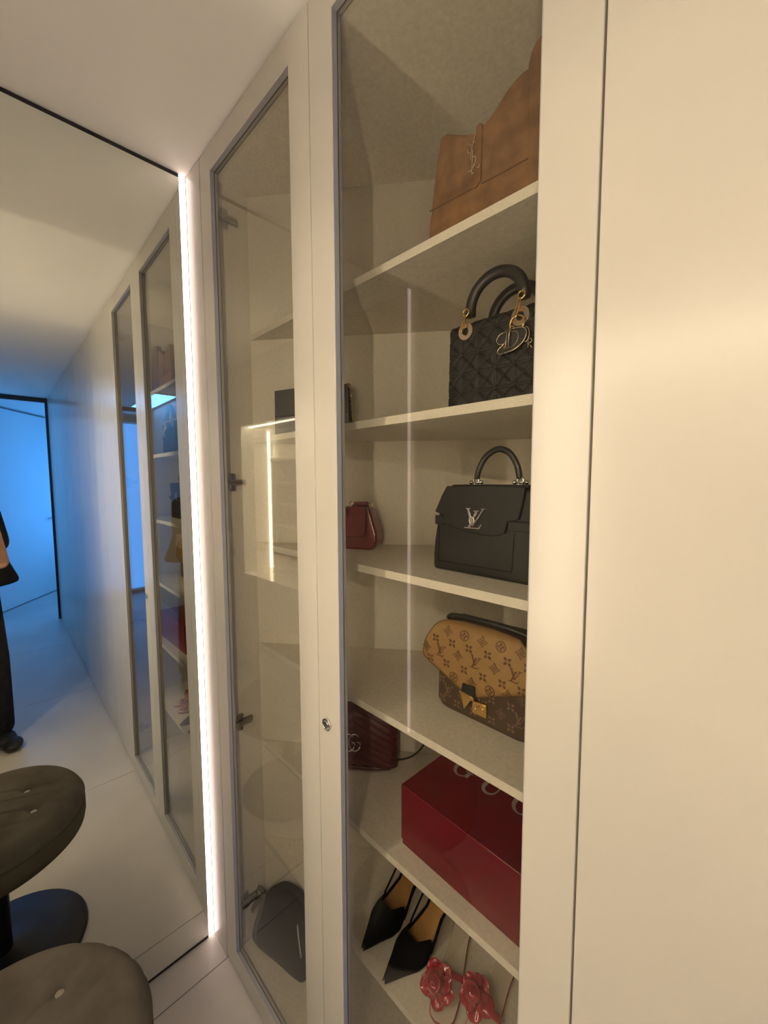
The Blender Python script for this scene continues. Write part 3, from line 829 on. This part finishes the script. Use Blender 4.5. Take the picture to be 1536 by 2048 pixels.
MB().prism([(0.0510, 0.0605), (0.0525, 0.0640), (0.0860, 0.0600), (0.0885, 0.0560), (0.0865, 0.0520), (0.0810, 0.0515), (0.0650, 0.0270), (0.0570, 0.0540)], -0.0165, -0.0135).build('clasp_plate', 'gold', t, bevel=0.0008)
lk = MB().prism([(0.0790, 0.0485), (0.1120, 0.0490), (0.1120, 0.0215), (0.0790, 0.0215)], -0.0075, -0.0005).build('lock_plate', 'gold', t, bevel=0.0012)
for ux, uz, rr in ((0.083, 0.0445, .0018), (0.108, 0.045, .0018), (0.083, 0.0255, .0018), (0.108, 0.0255, .0018), (0.0865, 0.037, .0032), (0.087, 0.032, .0026), (0.104, 0.0375, .0032), (0.1045, 0.0325, .0026)):
    MB().ball((ux, -0.0078, uz), (rr, rr * 0.7, rr), 6).build('stud', 'gold', lk, smooth=True)
MB().disc_y((0.0955, 0.0415), 0.0018, -0.0080, -0.0070, 12).build('keyhole', 'black_suede', lk)

# --- dark red chevron bag, fifth shelf
A38 = math.radians(38)
t = thing('chevron_shoulder_bag', 'dark red quilted bag with interlocked silver rings logo', 'handbag', (0.443, 0.229, SH[4]), A38)
def gf(i, j):
    u = -0.085 + 0.219 * i
    z = 0.006 + 0.168 * j
    e = min(i, 1 - i) * 0.219
    ez = min(j, 1 - j) * 0.168
    ed = 0.014 * max(0, 1 - e / 0.02) ** 2 + 0.012 * max(0, 1 - ez / 0.02) ** 2
    c = ((z + abs(u - 0.010) * 0.55) / 0.021) % 1.0
    g = 0.0035 * abs(math.sin(PI * c)) ** 0.7
    return (u, ed - g - 0.010 * math.sin(PI * i) * math.sin(PI * j), z)
MB().grid(90, 90, gf).build('quilted_front', 'red_quilt', t, smooth=True)
MB().prism([(-0.085, 0.012), (-0.075, 0.002), (0.118, 0.002), (0.131, 0.014), (0.134, 0.05), (0.132, 0.14), (0.118, 0.165), (0.057, 0.174), (-0.07, 0.174), (-0.085, 0.16)], 0.012, 0.058).build('body', 'red_quilt', t, bevel=0.008, seg=3)
MB().tube([(-0.08, -0.002, 0.012), (0.0, -0.006, 0.0105), (0.077, -0.004, 0.009), (0.115, 0.0, 0.012), (0.128, 0.006, 0.03)], 0.0025, 8).build('piping', 'red_quilt', t, smooth=True)
gg = MB()
for cx, yy in ((0.004, -0.0262), (0.0195, -0.0248)):
    pts = [(cx + 0.0165 * math.cos(math.radians(q)), 0.100 + 0.0245 * math.sin(math.radians(q))) for q in range(46, 346, 12)]
    gg.tube([(p[0], yy, p[1]) for p in pts], 0.0019, 8)
    gg.tube([(cx + 0.0158, yy, 0.0935), (cx + 0.0158, yy, 0.1005), (cx + 0.0060, yy, 0.1020)], 0.0017, 8)
gg.build('rings_logo', 'silver', t, smooth=True)
MB().tube(smooth_path([(0.128, 0.02, 0.030), (0.150, 0.03, 0.024), (0.180, 0.045, 0.028), (0.205, 0.055, 0.050), (0.215, 0.062, 0.085), (0.200, 0.07, 0.12), (0.15, 0.07, 0.15), (0.118, 0.04, 0.155)], 6), 0.0024, 8).build('cord_strap', 'black_smooth', t, smooth=True)

# --- red patent mini bag, third shelf
t = thing('mini_handbag', 'small red patent leather bag with a short top handle', 'handbag', (0.44, 0.235, SH[2]), math.radians(25))
MB().prism([(-0.075, 0.004), (-0.065, 0.0), (0.058, 0.0), (0.073, 0.006), (0.082, 0.024), (0.081, 0.050), (0.070, 0.085), (0.060, 0.114), (0.052, 0.118), (-0.058, 0.118), (-0.066, 0.114), (-0.082, 0.05), (-0.083, 0.02)], 0.0, 0.050).build('body', 'red_patent', t, bevel=0.007, seg=4)
MB().prism([(-0.060, 0.117), (0.056, 0.117), (0.0545, 0.060), (0.0515, 0.043), (0.042, 0.035), (-0.045, 0.035), (-0.056, 0.043), (-0.059, 0.06)], -0.008, 0.004).build('flap', 'red_patent', t, bevel=0.0035, seg=4)
MB().prism([(0.011, 0.119), (0.011, 0.131), (0.054, 0.131), (0.054, 0.119)], 0.010, 0.035).build('handle', 'red_patent', t, bevel=0.003, seg=3)
MB().prism([(0.011, 0.102), (0.011, 0.119), (0.0545, 0.119), (0.0545, 0.102)], -0.0105, 0.006).build('handle_band', 'red_patent', t, bevel=0.002)
for ux in (0.002, 0.060):
    MB().tube([(ux + 0.006 * math.cos(q), 0.02, 0.1235 + 0.008 * math.sin(q)) for q in [2 * PI * k / 16 for k in range(16)]], 0.0018, 8, closed=True).ball((ux + 0.004, 0.014, 0.121), 0.0030, 6).build('handle_ring', 'palegold', t, smooth=True)
MB().tube([(0.0, 0.001, 0.118), (0.001, -0.009, 0.105), (0.001, -0.009, 0.093)], 0.0028, 8).build('key_strap', 'red_quilt', t, smooth=True)

# --- black clutch on a chain, second shelf
t = thing('chain_clutch', 'black boxy clutch with gold chain behind the middle stiles', 'handbag', (0.30, 0.20, SH[1]), A38)
MB().prism([(-0.096, 0.001), (-0.094, 0.118), (-0.090, 0.126), (-0.080, 0.130), (0.0, 0.137), (0.100, 0.143), (0.117, 0.142), (0.123, 0.135), (0.128, 0.001)], 0.0, 0.045).build('body', 'black_smooth', t, bevel=0.003, seg=3)
MB().prism([(-0.093, 0.128), (0.0, 0.137), (0.115, 0.142), (0.118, 0.06), (-0.093, 0.055)], -0.003, 0.002).build('flap', 'black_smooth', t, bevel=0.0015)
cp = smooth_path([(0.112, 0.022, 0.146), (0.124, 0.014, 0.143), (0.129, 0.006, 0.12), (0.132, 0.004, 0.09), (0.135, 0.0, 0.05), (0.142, -0.004, 0.022), (0.156, -0.008, 0.006), (0.172, -0.006, 0.004)], 5)
cm = MB()
for i in range(len(cp) - 1):
    a_, b_ = Vector(cp[i]), Vector(cp[i + 1])
    c_, d_ = (a_ + b_) / 2, (b_ - a_).normalized()
    sd = d_.cross(Vector((0, 1, 0)) if i % 2 else Vector((0.7, 0, 0.7))).normalized()
    L_ = (b_ - a_).length * 0.62
    cm.tube([tuple(c_ + d_ * (L_ * math.cos(q)) + sd * (0.0026 * math.sin(q))) for q in [2 * PI * k / 10 for k in range(10)]], 0.0009, 5, closed=True)
cm.build('chain', 'gold', t, smooth=True)

# --- dark red gift box with silver lettering, fifth shelf
t = thing('gift_box', 'large dark red gift box with silver lettering on the lid', 'box', (0.706, 0.160, SH[4]), math.radians(-1.7))
BW, BD, BH = 0.345, 0.235, 0.142
MB().box(0.002, 0.002, 0.0, BW - 0.002, BD - 0.002, BH - 0.004).build('base', 'red_card', t, bevel=0.001)
lid = MB().box(0, 0, 0.012, BW, BD, BH).build('lid', 'red_card', t, bevel=0.0012)
def letter(ch, x, w, h):
    """Serif capital as flat strokes: list of (points, widths) with the baseline at v = 0."""
    th, tn = w * 0.19, w * 0.055
    if ch in 'GC':
        pts = arc(x + w / 2, h / 2, w / 2 - th / 2, h / 2 - tn / 2, 42, 318, 26)
        ws = [tn + (th - tn) * max(0, -math.cos(math.radians(42 + 276 * i / 26))) ** 1.0 for i in range(27)]
        out = [(pts, ws), ([(x + w * 0.86, h * 0.98), (x + w * 0.86, h * 0.70)], [tn, tn * 1.6])]
        if ch == 'G':
            out += [([(x + w * 0.86, h * 0.12), (x + w * 0.86, h * 0.44)], th), ([(x + w * 0.62, h * 0.45), (x + w * 1.02, h * 0.45)], tn * 1.3)]
        else:
            out += [([(x + w * 0.86, h * 0.30), (x + w * 0.88, h * 0.12)], tn)]
        return out
    if ch == 'U':
        return [([(x + w * 0.20, h), (x + w * 0.20, h * 0.35)] + arc(x + w * 0.52, h * 0.35, w * 0.32, h * 0.33, 180, 360, 14) + [(x + w * 0.84, h)], [th, th] + [th - (th - tn) * i / 14 for i in range(15)] + [tn]),
                ([(x + w * 0.02, h * 0.985), (x + w * 0.40, h * 0.985)], tn * 1.2), ([(x + w * 0.68, h * 0.985), (x + w, h * 0.985)], tn * 1.2)]
    return [([(x + w * 0.5, h), (x + w * 0.5, 0)], th), ([(x + w * 0.3, h * 0.985), (x + w * 0.7, h * 0.985)], tn * 1.3), ([(x + w * 0.3, h * 0.015), (x + w * 0.7, h * 0.015)], tn * 1.3)]
for ch, x in zip('GUCCI', (0.046, 0.121, 0.197, 0.262, 0.312)):
    tm = MB()
    for pts, ws in letter(ch, x, 0.048 if ch != 'I' else 0.03, 0.055):
        tm.ribbon(pts, ws, lambda u, v, d: (u, 0.116 + v, BH + 0.0002 + d), 0.0004)
    tm.build('letter', 'silver_print', lid)

# --- black bag with a ribbon bow, cabinet floor
t = thing('black_bag', 'black bag with a ribbon bow leaning in the cabinet bottom', 'handbag', (0.158, 0.045, ZB + 0.001))
uu, vv = Vector((0.974, 0.226, 0.0)), Vector((-0.094, 0.405, 0.910))
nn = uu.cross(vv)
t.rotation_mode = 'QUATERNION'
t.rotation_quaternion = Matrix((uu, -nn, vv)).transposed().to_quaternion()
ol = smooth_path([(0.010, 0.006), (0.12, 0.002), (0.20, 0.002), (0.228, 0.016), (0.226, 0.09), (0.205, 0.135), (0.177, 0.164), (0.137, 0.178), (0.099, 0.181), (0.061, 0.175), (0.034, 0.156), (0.018, 0.13), (0.008, 0.07)], 3, True)
MB().prism(ol, 0.0, 0.040).build('body', 'black_suede', t, bevel=0.008, seg=3)
MB().tube(smooth_path([(0.165, -0.001, 0.120), (0.185, -0.003, 0.09), (0.205, -0.003, 0.06)], 4), 0.003, 8).build('zip_line', 'nickel', t, smooth=True)
MB().tube(smooth_path([(0.02, -0.004, 0.128), (0.002, -0.008, 0.140), (-0.022, -0.008, 0.137), (-0.012, -0.008, 0.112), (0.012, -0.006, 0.118)], 5), 0.006, 8, flat=0.5).build('ribbon_loop', 'ribbon_grey', t, smooth=True)
for pth in ([(0.018, -0.006, 0.125), (0.022, -0.008, 0.09), (0.018, -0.008, 0.05), (0.030, -0.007, 0.018)], [(0.012, -0.006, 0.12), (-0.004, -0.008, 0.095), (-0.012, -0.008, 0.075)]):
    MB().tube(smooth_path(pth, 5), 0.008, 8, flat=0.25, up=(1, 0, 0)).build('ribbon_tail', 'ribbon_grey', t, smooth=True)
MB().ball((0.018, -0.006, 0.127), (0.008, 0.006, 0.008), 8).build('ribbon_knot', 'ribbon_grey', t, smooth=True)

# ================================================================== shoes on the lowest shelf
def pump(name, label, loc, rz, mirror):
    t = thing(name, label, 'shoe', loc, rz, 'black pointed slingback pair')
    L = 0.245
    def half(s):      # half width of the footbed at length s (0 toe, 1 heel)
        w = [(0, 0.001), (0.06, 0.008), (0.18, 0.021), (0.30, 0.036), (0.40, 0.040), (0.55, 0.032), (0.70, 0.023), (0.85, 0.026), (0.95, 0.022), (1.0, 0.006)]
        for (a, x), (b, y) in zip(w, w[1:]):
            if s <= b:
                k = (s - a) / (b - a)
                return x + (y - x) * k
        return w[-1][1]
    def bed(s):       # footbed height
        k = max(0.0, (s - 0.36) / 0.64)
        return 0.006 + 0.066 * (k * k * (3 - 2 * k)) * 0.95
    cxl = lambda s: mirror * -0.002 * math.sin(PI * s) * (1 if s < 0.6 else 1)
    N = 30
    so_ = MB()
    vs_, fs_ = [], []
    for i in range(N + 1):
        s = i / N
        for dz in (0, -0.004):
            for sg in (-1, 1):
                vs_.append((cxl(s) + sg * half(s), L * s, bed(s) + dz))
    for i in range(N):
        a, b = i * 4, (i + 1) * 4
        fs_ += [(a, a + 1, b + 1, b), (a + 2, b + 2, b + 3, a + 3), (a, b, b + 2, a + 2), (a + 1, a + 3, b + 3, b + 1)]
    fs_ += [(0, 2, 3, 1), (N * 4, N * 4 + 1, N * 4 + 3, N * 4 + 2)]
    so_.add(vs_, fs_).build('insole', 'insole_tan', t, smooth=False)
    up = MB()
    K = 14
    vs_, fs_ = [], []
    n2 = 22
    for i in range(n2 + 1):
        s = 0.52 * i / n2
        hgt = 0.010 + 0.034 * math.sin(min(1, s / 0.44) * PI / 2)
        cut = max(0.0, (s - 0.34) / 0.18)       # throat opening grows towards the heel
        for k in range(K + 1):
            a = PI * k / K
            c = math.cos(a)
            if cut > 0:
                lim = min(1.0, 0.25 + 0.62 * cut)
                c = math.copysign(max(abs(c), lim), c) if abs(c) > 1e-6 else lim
            vs_.append((cxl(s) + c * (half(s) + 0.003), L * s - 0.004, bed(s) - 0.004 + hgt * math.sqrt(max(0.0, 1 - c * c)) + 0.002))
    for i in range(n2):
        for k in range(K):
            if 0.52 * i / n2 > 0.36 and abs(k - K / 2 + 0.5) < 1:
                continue
            fs_.append((i * (K + 1) + k, i * (K + 1) + k + 1, (i + 1) * (K + 1) + k + 1, (i + 1) * (K + 1) + k))
    uo = up.add(vs_, fs_).build('vamp', 'black_suede', t, smooth=True)
    sd = uo.modifiers.new('solid', 'SOLIDIFY')
    sd.thickness = 0.0016
    rim = [(cxl(s) + sg * (half(s) + 0.001), L * s, bed(s) + 0.001) for sg, rng in ((1, range(14, 31)), (-1, range(30, 13, -1))) for s in [q / 30 for q in rng]]
    MB().tube(rim, 0.0035, 6).build('side_wall', 'black_suede', t, smooth=True)
    sp = smooth_path([(cxl(0.5) - half(0.5) - 0.002, L * 0.50, bed(0.5) + 0.012), (-0.034, L * 0.78, 0.082), (-0.020, L * 0.99, 0.105), (0.0, L * 1.03, 0.108), (0.020, L * 0.99, 0.105), (0.034, L * 0.78, 0.082), (cxl(0.5) + half(0.5) + 0.002, L * 0.50, bed(0.5) + 0.012)], 6)
    MB().tube(sp, 0.0042, 8, flat=0.4).build('ankle_strap', 'black_suede', t, smooth=True)
    MB().box(-0.039, L * 0.74, 0.074, -0.034, L * 0.79, 0.088).build('buckle', 'gold', t, bevel=0.001)
    MB().tube([(0, L * 0.93, bed(0.93) - 0.004), (0, L * 0.945, 0.03), (0, L * 0.95, 0.0005)], [0.017, 0.009, 0.006], 12).build('heel', 'black_suede', t, smooth=True)
pump('pointed_pump', 'left black pointed slingback with tan insole, farther from the roses', (0.606, 0.130, SH[5]), math.radians(3), 1)
pump('pointed_pump', 'right black pointed slingback with tan insole, touching the red rose', (0.690, 0.122, SH[5]), math.radians(-2), -1)

def rose(t, c, R, tilt, seed):
    """A flower of overlapping curled petals; each petal is its own mesh."""
    rnd = random.Random(seed)
    Rm = Matrix.Translation(c) @ Matrix.Rotation(tilt[0], 4, 'X') @ Matrix.Rotation(tilt[1], 4, 'Y')
    def petal(a0, r0, r1, wid, lift, curl):
        mb = MB()
        NU, NV = 8, 8
        vs_, fs_ = [], []
        for j in range(NV + 1):
            q = j / NV
            for i in range(NU + 1):
                p = i / NU * 2 - 1
                wv = wid * math.sin(PI * min(1, 0.18 + 0.72 * q)) ** 0.7
                r = r0 + (r1 - r0) * q * (1 - 0.10 * p * p)
                a = a0 + p * wv
                z = lift * (1 - q ** 1.6) + curl * max(0, q - 0.7) ** 2 * 8 + 0.003 * math.sin(3 * p + seed + a0) + 0.003 * math.sin(PI * q)
                vs_.append(Rm @ Vector((r * math.cos(a), r * math.sin(a), z)))
        for j in range(NV):
            for i in range(NU):
                fs_.append((j * 9 + i, j * 9 + i + 1, (j + 1) * 9 + i + 1, (j + 1) * 9 + i))
        o = mb.add(vs_, fs_).build('petal', 'rose_red', t, smooth=True)
        sd = o.modifiers.new('solid', 'SOLIDIFY')
        sd.thickness = 0.0016
    for ring, (cnt, r0, r1, lift, wid) in enumerate(((5, 0.30, 1.0, 0.002, 0.74), (5, 0.24, 0.80, 0.015, 0.72), (4, 0.16, 0.58, 0.027, 0.85), (3, 0.08, 0.40, 0.036, 1.1))):
        for k in range(cnt):
            petal(2 * PI * k / cnt + ring * 0.7 + rnd.uniform(-0.12, 0.12), R * r0, R * r1 * rnd.uniform(0.92, 1.08), wid, lift, rnd.uniform(0.004, 0.011))
    sp = []
    for i in range(46):
        a = i * 0.34
        r = R * (0.05 + 0.30 * i / 45)
        sp.append(Rm @ Vector((r * math.cos(a), r * math.sin(a), 0.040 - 0.010 * i / 45)))
    MB().tube([tuple(p) for p in sp], 0.0030, 6, flat=1.8).build('flower_heart', 'rose_red', t, smooth=True)

def sandal(label, toe, heel, rc, seed, tilt):
    t = thing('rose_sandal', label, 'shoe', (toe[0], toe[1], SH[5]), 0, 'red rose sandals')
    d = Vector((heel[0] - toe[0], heel[1] - toe[1], 0))
    L = d.length
    d.normalize()
    q = Vector((d.y, -d.x, 0))
    prof = [(0.0, 0.012), (0.04, 0.026), (0.14, 0.030), (0.30, 0.031), (0.5, 0.025), (0.7, 0.022), (0.88, 0.024), (0.97, 0.016), (1.0, 0.006)]
    prof = smooth_path(prof, 3)
    pl = [tuple((d * (s * L) + q * w)[:2]) for s, w in prof] + [tuple((d * (s * L) - q * w)[:2]) for s, w in reversed(prof)]
    MB().prism(pl, 0.001, 0.010, 'xy').build('sole', 'rose_red', t, bevel=0.002)
    pl2 = [tuple((d * (s * L) + q * w * 0.93)[:2]) for s, w in prof] + [tuple((d * (s * L) - q * w * 0.93)[:2]) for s, w in reversed(prof)]
    MB().prism(pl2, 0.010, 0.0125, 'xy').build('insole', 'insole_cream', t)
    MB().tube(smooth_path([tuple(d * (0.34 * L) + q * 0.033 + Vector((0, 0, 0.006))), tuple(d * (0.30 * L) + q * 0.030 + Vector((0, 0, 0.034))), tuple(d * (0.27 * L) + Vector((0, 0, 0.044))), tuple(d * (0.30 * L) - q * 0.030 + Vector((0, 0, 0.034))), tuple(d * (0.34 * L) - q * 0.033 + Vector((0, 0, 0.006)))], 5), 0.007, 8, flat=0.25, up=tuple(d)).build('toe_strap', 'rose_red', t, smooth=True)
    rose(t, Vector((rc[0] - toe[0], rc[1] - toe[1], rc[2] - SH[5])), 0.039, tilt, seed)
sandal('red rose sandal with cream insole, next to the black pump', (0.826, 0.150), (0.738, 0.385), (0.797, 0.184, SH[5] + 0.040), 3, (0.75, 0.10))
sandal('red rose sandal with cream insole, farther from the black pumps', (0.900, 0.150), (0.868, 0.398), (0.868, 0.226, SH[5] + 0.042), 8, (0.65, 0.05))

# ================================================================== the photographer, seen in the mirror
def remeshed(mb, name, mt, parent, voxel, smooth_it=6):
    """Fuse overlapping volumes into one continuous skin."""
    o = mb.build(name, mt, parent, smooth=True)
    r = o.modifiers.new('fuse', 'REMESH')
    r.mode = 'VOXEL'
    r.voxel_size = voxel
    r.use_smooth_shade = True
    s = o.modifiers.new('soft', 'SMOOTH')
    s.factor = 0.5
    s.iterations = smooth_it
    dg = bpy.context.evaluated_depsgraph_get()
    me = bpy.data.meshes.new_from_object(o.evaluated_get(dg))
    o.modifiers.clear()
    o.data = me
    me.materials.clear()
    me.materials.append(M[mt])
    for p in me.polygons:
        p.use_smooth = True
    return o

pc = Vector((1.82, -0.655, 0.0))
pf = Vector((-0.95, 0.31, 0)).normalized()
pr = pf.cross(Vector((0, 0, 1)))
def B(f, r, z):          # body coordinates: forward, right, up
    return tuple(pf * f + pr * r + Vector((0, 0, z)))
def W(p):                # world point to body object space
    return tuple(Vector(p) - pc)
def K(r, u, f):          # phone coordinates: right, up, forward of the lens
    return W(CAM + RGT * r + UPV * u + FWD * f)
per = thing('person', 'person in loose black top and dark trousers reflected at the mirror edge', 'person', tuple(pc))
sk = MB()
def limb(mb, pts, rs, n=16):
    mb.tube(pts, rs, n)
    for p, r in zip(pts, rs):
        mb.ball(p, r, 8)
# trunk, neck, head
limb(sk, [B(0, 0, 0.90), B(0, 0, 1.05), B(0.01, 0, 1.22), B(0.0, 0, 1.33)], [0.125, 0.115, 0.13, 0.10])
limb(sk, [B(0.0, 0, 1.36), B(0.025, 0, 1.47)], [0.055, 0.050])
hc = Vector(B(0.045, 0, 1.565))
sk.ball(tuple(hc), (0.090, 0.080, 0.112), 14)
sk.ball(tuple(hc + pf * 0.022 + Vector((0, 0, -0.058))), (0.062, 0.058, 0.058), 12)
sk.ball(tuple(hc + pf * 0.088 + Vector((0, 0, -0.018))), (0.017, 0.014, 0.022), 8)          # nose
sk.tube([tuple(hc + pf * 0.083 + Vector((0, 0, 0.02))), tuple(hc + pf * 0.094 + Vector((0, 0, -0.02)))], [0.009, 0.013], 8)
sk.ball(tuple(hc + pf * 0.074 + Vector((0, 0, -0.060))), (0.014, 0.022, 0.009), 8)          # mouth
for s in (-1, 1):
    sk.ball(tuple(hc + pr * (0.082 * s) + Vector((0, 0, -0.012))), (0.020, 0.010, 0.030), 8)  # ears
# legs
for s in (-1, 1):
    limb(sk, [B(0, 0.09 * s, 0.90), B(0.015, 0.13 * s, 0.48), B(-0.02, 0.155 * s, 0.085)], [0.085, 0.056, 0.038])
# arms and hands on the phone
def hand(side):
    x = lambda r: r if side > 0 else -0.0565 - r       # mirrored about the phone's middle
    wr = K(x(0.062), -0.150, -0.060)
    pm = K(x(0.046), -0.100, -0.032)
    sk.tube([wr, K(x(0.055), -0.125, -0.045), pm], [0.026, 0.034, 0.030], 12)
    sk.ball(pm, (0.030, 0.026, 0.036), 10)
    for i, (u, ln) in enumerate(((-0.066, 0.95), (-0.086, 1.05), (-0.106, 1.0), (-0.124, 0.80))):
        a = K(x(0.050), u - 0.004, -0.022)
        limb(sk, [a, K(x(0.036), u, 0.002), K(x(0.020), u + 0.001, 0.009), K(x(0.020 - 0.026 * ln), u + 0.002, 0.0085)], [0.0105, 0.0095, 0.0088, 0.0076], 10)
    limb(sk, [K(x(0.054), -0.108, -0.040), K(x(0.032), -0.090, -0.034), K(x(0.004), -0.080, -0.030)], [0.014, 0.011, 0.0085], 10)
    return wr
wr = hand(1)
wl_ = hand(-1)
limb(sk, [B(0, 0.165, 1.345), B(0.14, 0.165, 1.08), wr], [0.052, 0.040, 0.026])
limb(sk, [B(0, -0.175, 1.345), B(0.17, -0.20, 1.11), wl_], [0.052, 0.040, 0.026])
limb(sk, [B(0, -0.17, 1.345), B(0, 0, 1.36), B(0, 0.17, 1.345)], [0.055, 0.065, 0.055])
remeshed(sk, 'body', 'skin', per, 0.0055, 5)
# hair
hm = MB()
hm.ball(tuple(hc + pf * -0.018 + Vector((0, 0, 0.022))), (0.104, 0.094, 0.112), 12)
hm.ball(tuple(hc + pf * -0.055 + Vector((0, 0, -0.05))), (0.07, 0.075, 0.08), 10)
remeshed(hm, 'hair', 'hair', per, 0.008, 4)
# eyes
for s in (-1, 1):
    MB().ball(tuple(hc + pf * 0.078 + pr * (0.031 * s) + Vector((0, 0, 0.008))), (0.011, 0.011, 0.009), 8).build('eye', 'white_glaze', per, smooth=True)
# loose top: wide hem, short sleeves
tm_ = MB()
rings = [(0.935, 0.150, 0.288), (0.955, 0.152, 0.290), (1.05, 0.146, 0.252), (1.20, 0.148, 0.205), (1.32, 0.120, 0.195), (1.385, 0.075, 0.110), (1.40, 0.066, 0.080)]
vs_, fs_ = [], []
NN = 32
for z, a_, b_ in rings:
    for k in range(NN):
        q = 2 * PI * k / NN
        vs_.append(B(a_ * math.cos(q), b_ * math.sin(q), z))
for i in range(len(rings) - 1):
    for k in range(NN):
        l = (k + 1) % NN
        fs_.append((i * NN + k, i * NN + l, (i + 1) * NN + l, (i + 1) * NN + k))
fs_ += [tuple(range(NN - 1, -1, -1)), tuple((len(rings) - 1) * NN + k for k in range(NN))]
tm_.add(vs_, fs_)
for s in (-1, 1):
    limb(tm_, [B(0, 0.160 * s, 1.335), B(0.09, 0.165 * s, 1.185)], [0.070, 0.064])
remeshed(tm_, 'shirt', 'shirt_black', per, 0.010, 5)
# trousers and shoes
jm = MB()
jm.tube([B(0, 0, 0.99), B(0, 0, 0.86)], [0.145, 0.150], 24)
jm.ball(B(0, 0, 0.90), (0.140, 0.160, 0.10), 12)
for s in (-1, 1):
    limb(jm, [B(0, 0.095 * s, 0.87), B(0.015, 0.135 * s, 0.50), B(-0.01, 0.155 * s, 0.10)], [0.102, 0.080, 0.070])
remeshed(jm, 'trousers', 'denim_black', per, 0.010, 5)
for s in (-1, 1):
    fm_ = MB()
    fm_.ball(B(-0.03, 0.155 * s, 0.055), (0.055, 0.045, 0.052), 10)
    fm_.ball(B(0.05, 0.160 * s, 0.038), (0.085, 0.050, 0.036), 10)
    fm_.ball(B(0.125, 0.165 * s, 0.030), (0.070, 0.048, 0.028), 10)
    remeshed(fm_, 'shoe', 'shoe_black', per, 0.006, 4)

ph = thing('mobile_phone', 'phone held up in the hands of the reflected person', 'phone', tuple(CAM + RGT * -0.028 + UPV * -0.062 + FWD * -0.012))
ph.rotation_mode = 'QUATERNION'
ph.rotation_quaternion = m3.to_quaternion()
MB().box(-0.0375, -0.078, 0.0005, 0.0375, 0.078, 0.0082).build('casing', 'phone_glass', ph, bevel=0.003, seg=3)
MB().box(-0.0345, -0.074, 0.0083, 0.0345, 0.074, 0.0088).build('screen', 'phone_glass', ph)
MB().lathe([(0.008, 0), (0.008, 0.0015), (0.005, 0.0018)], 20, (0.012, 0.056, -0.0012)).build('lens', 'nickel', ph, smooth=True)
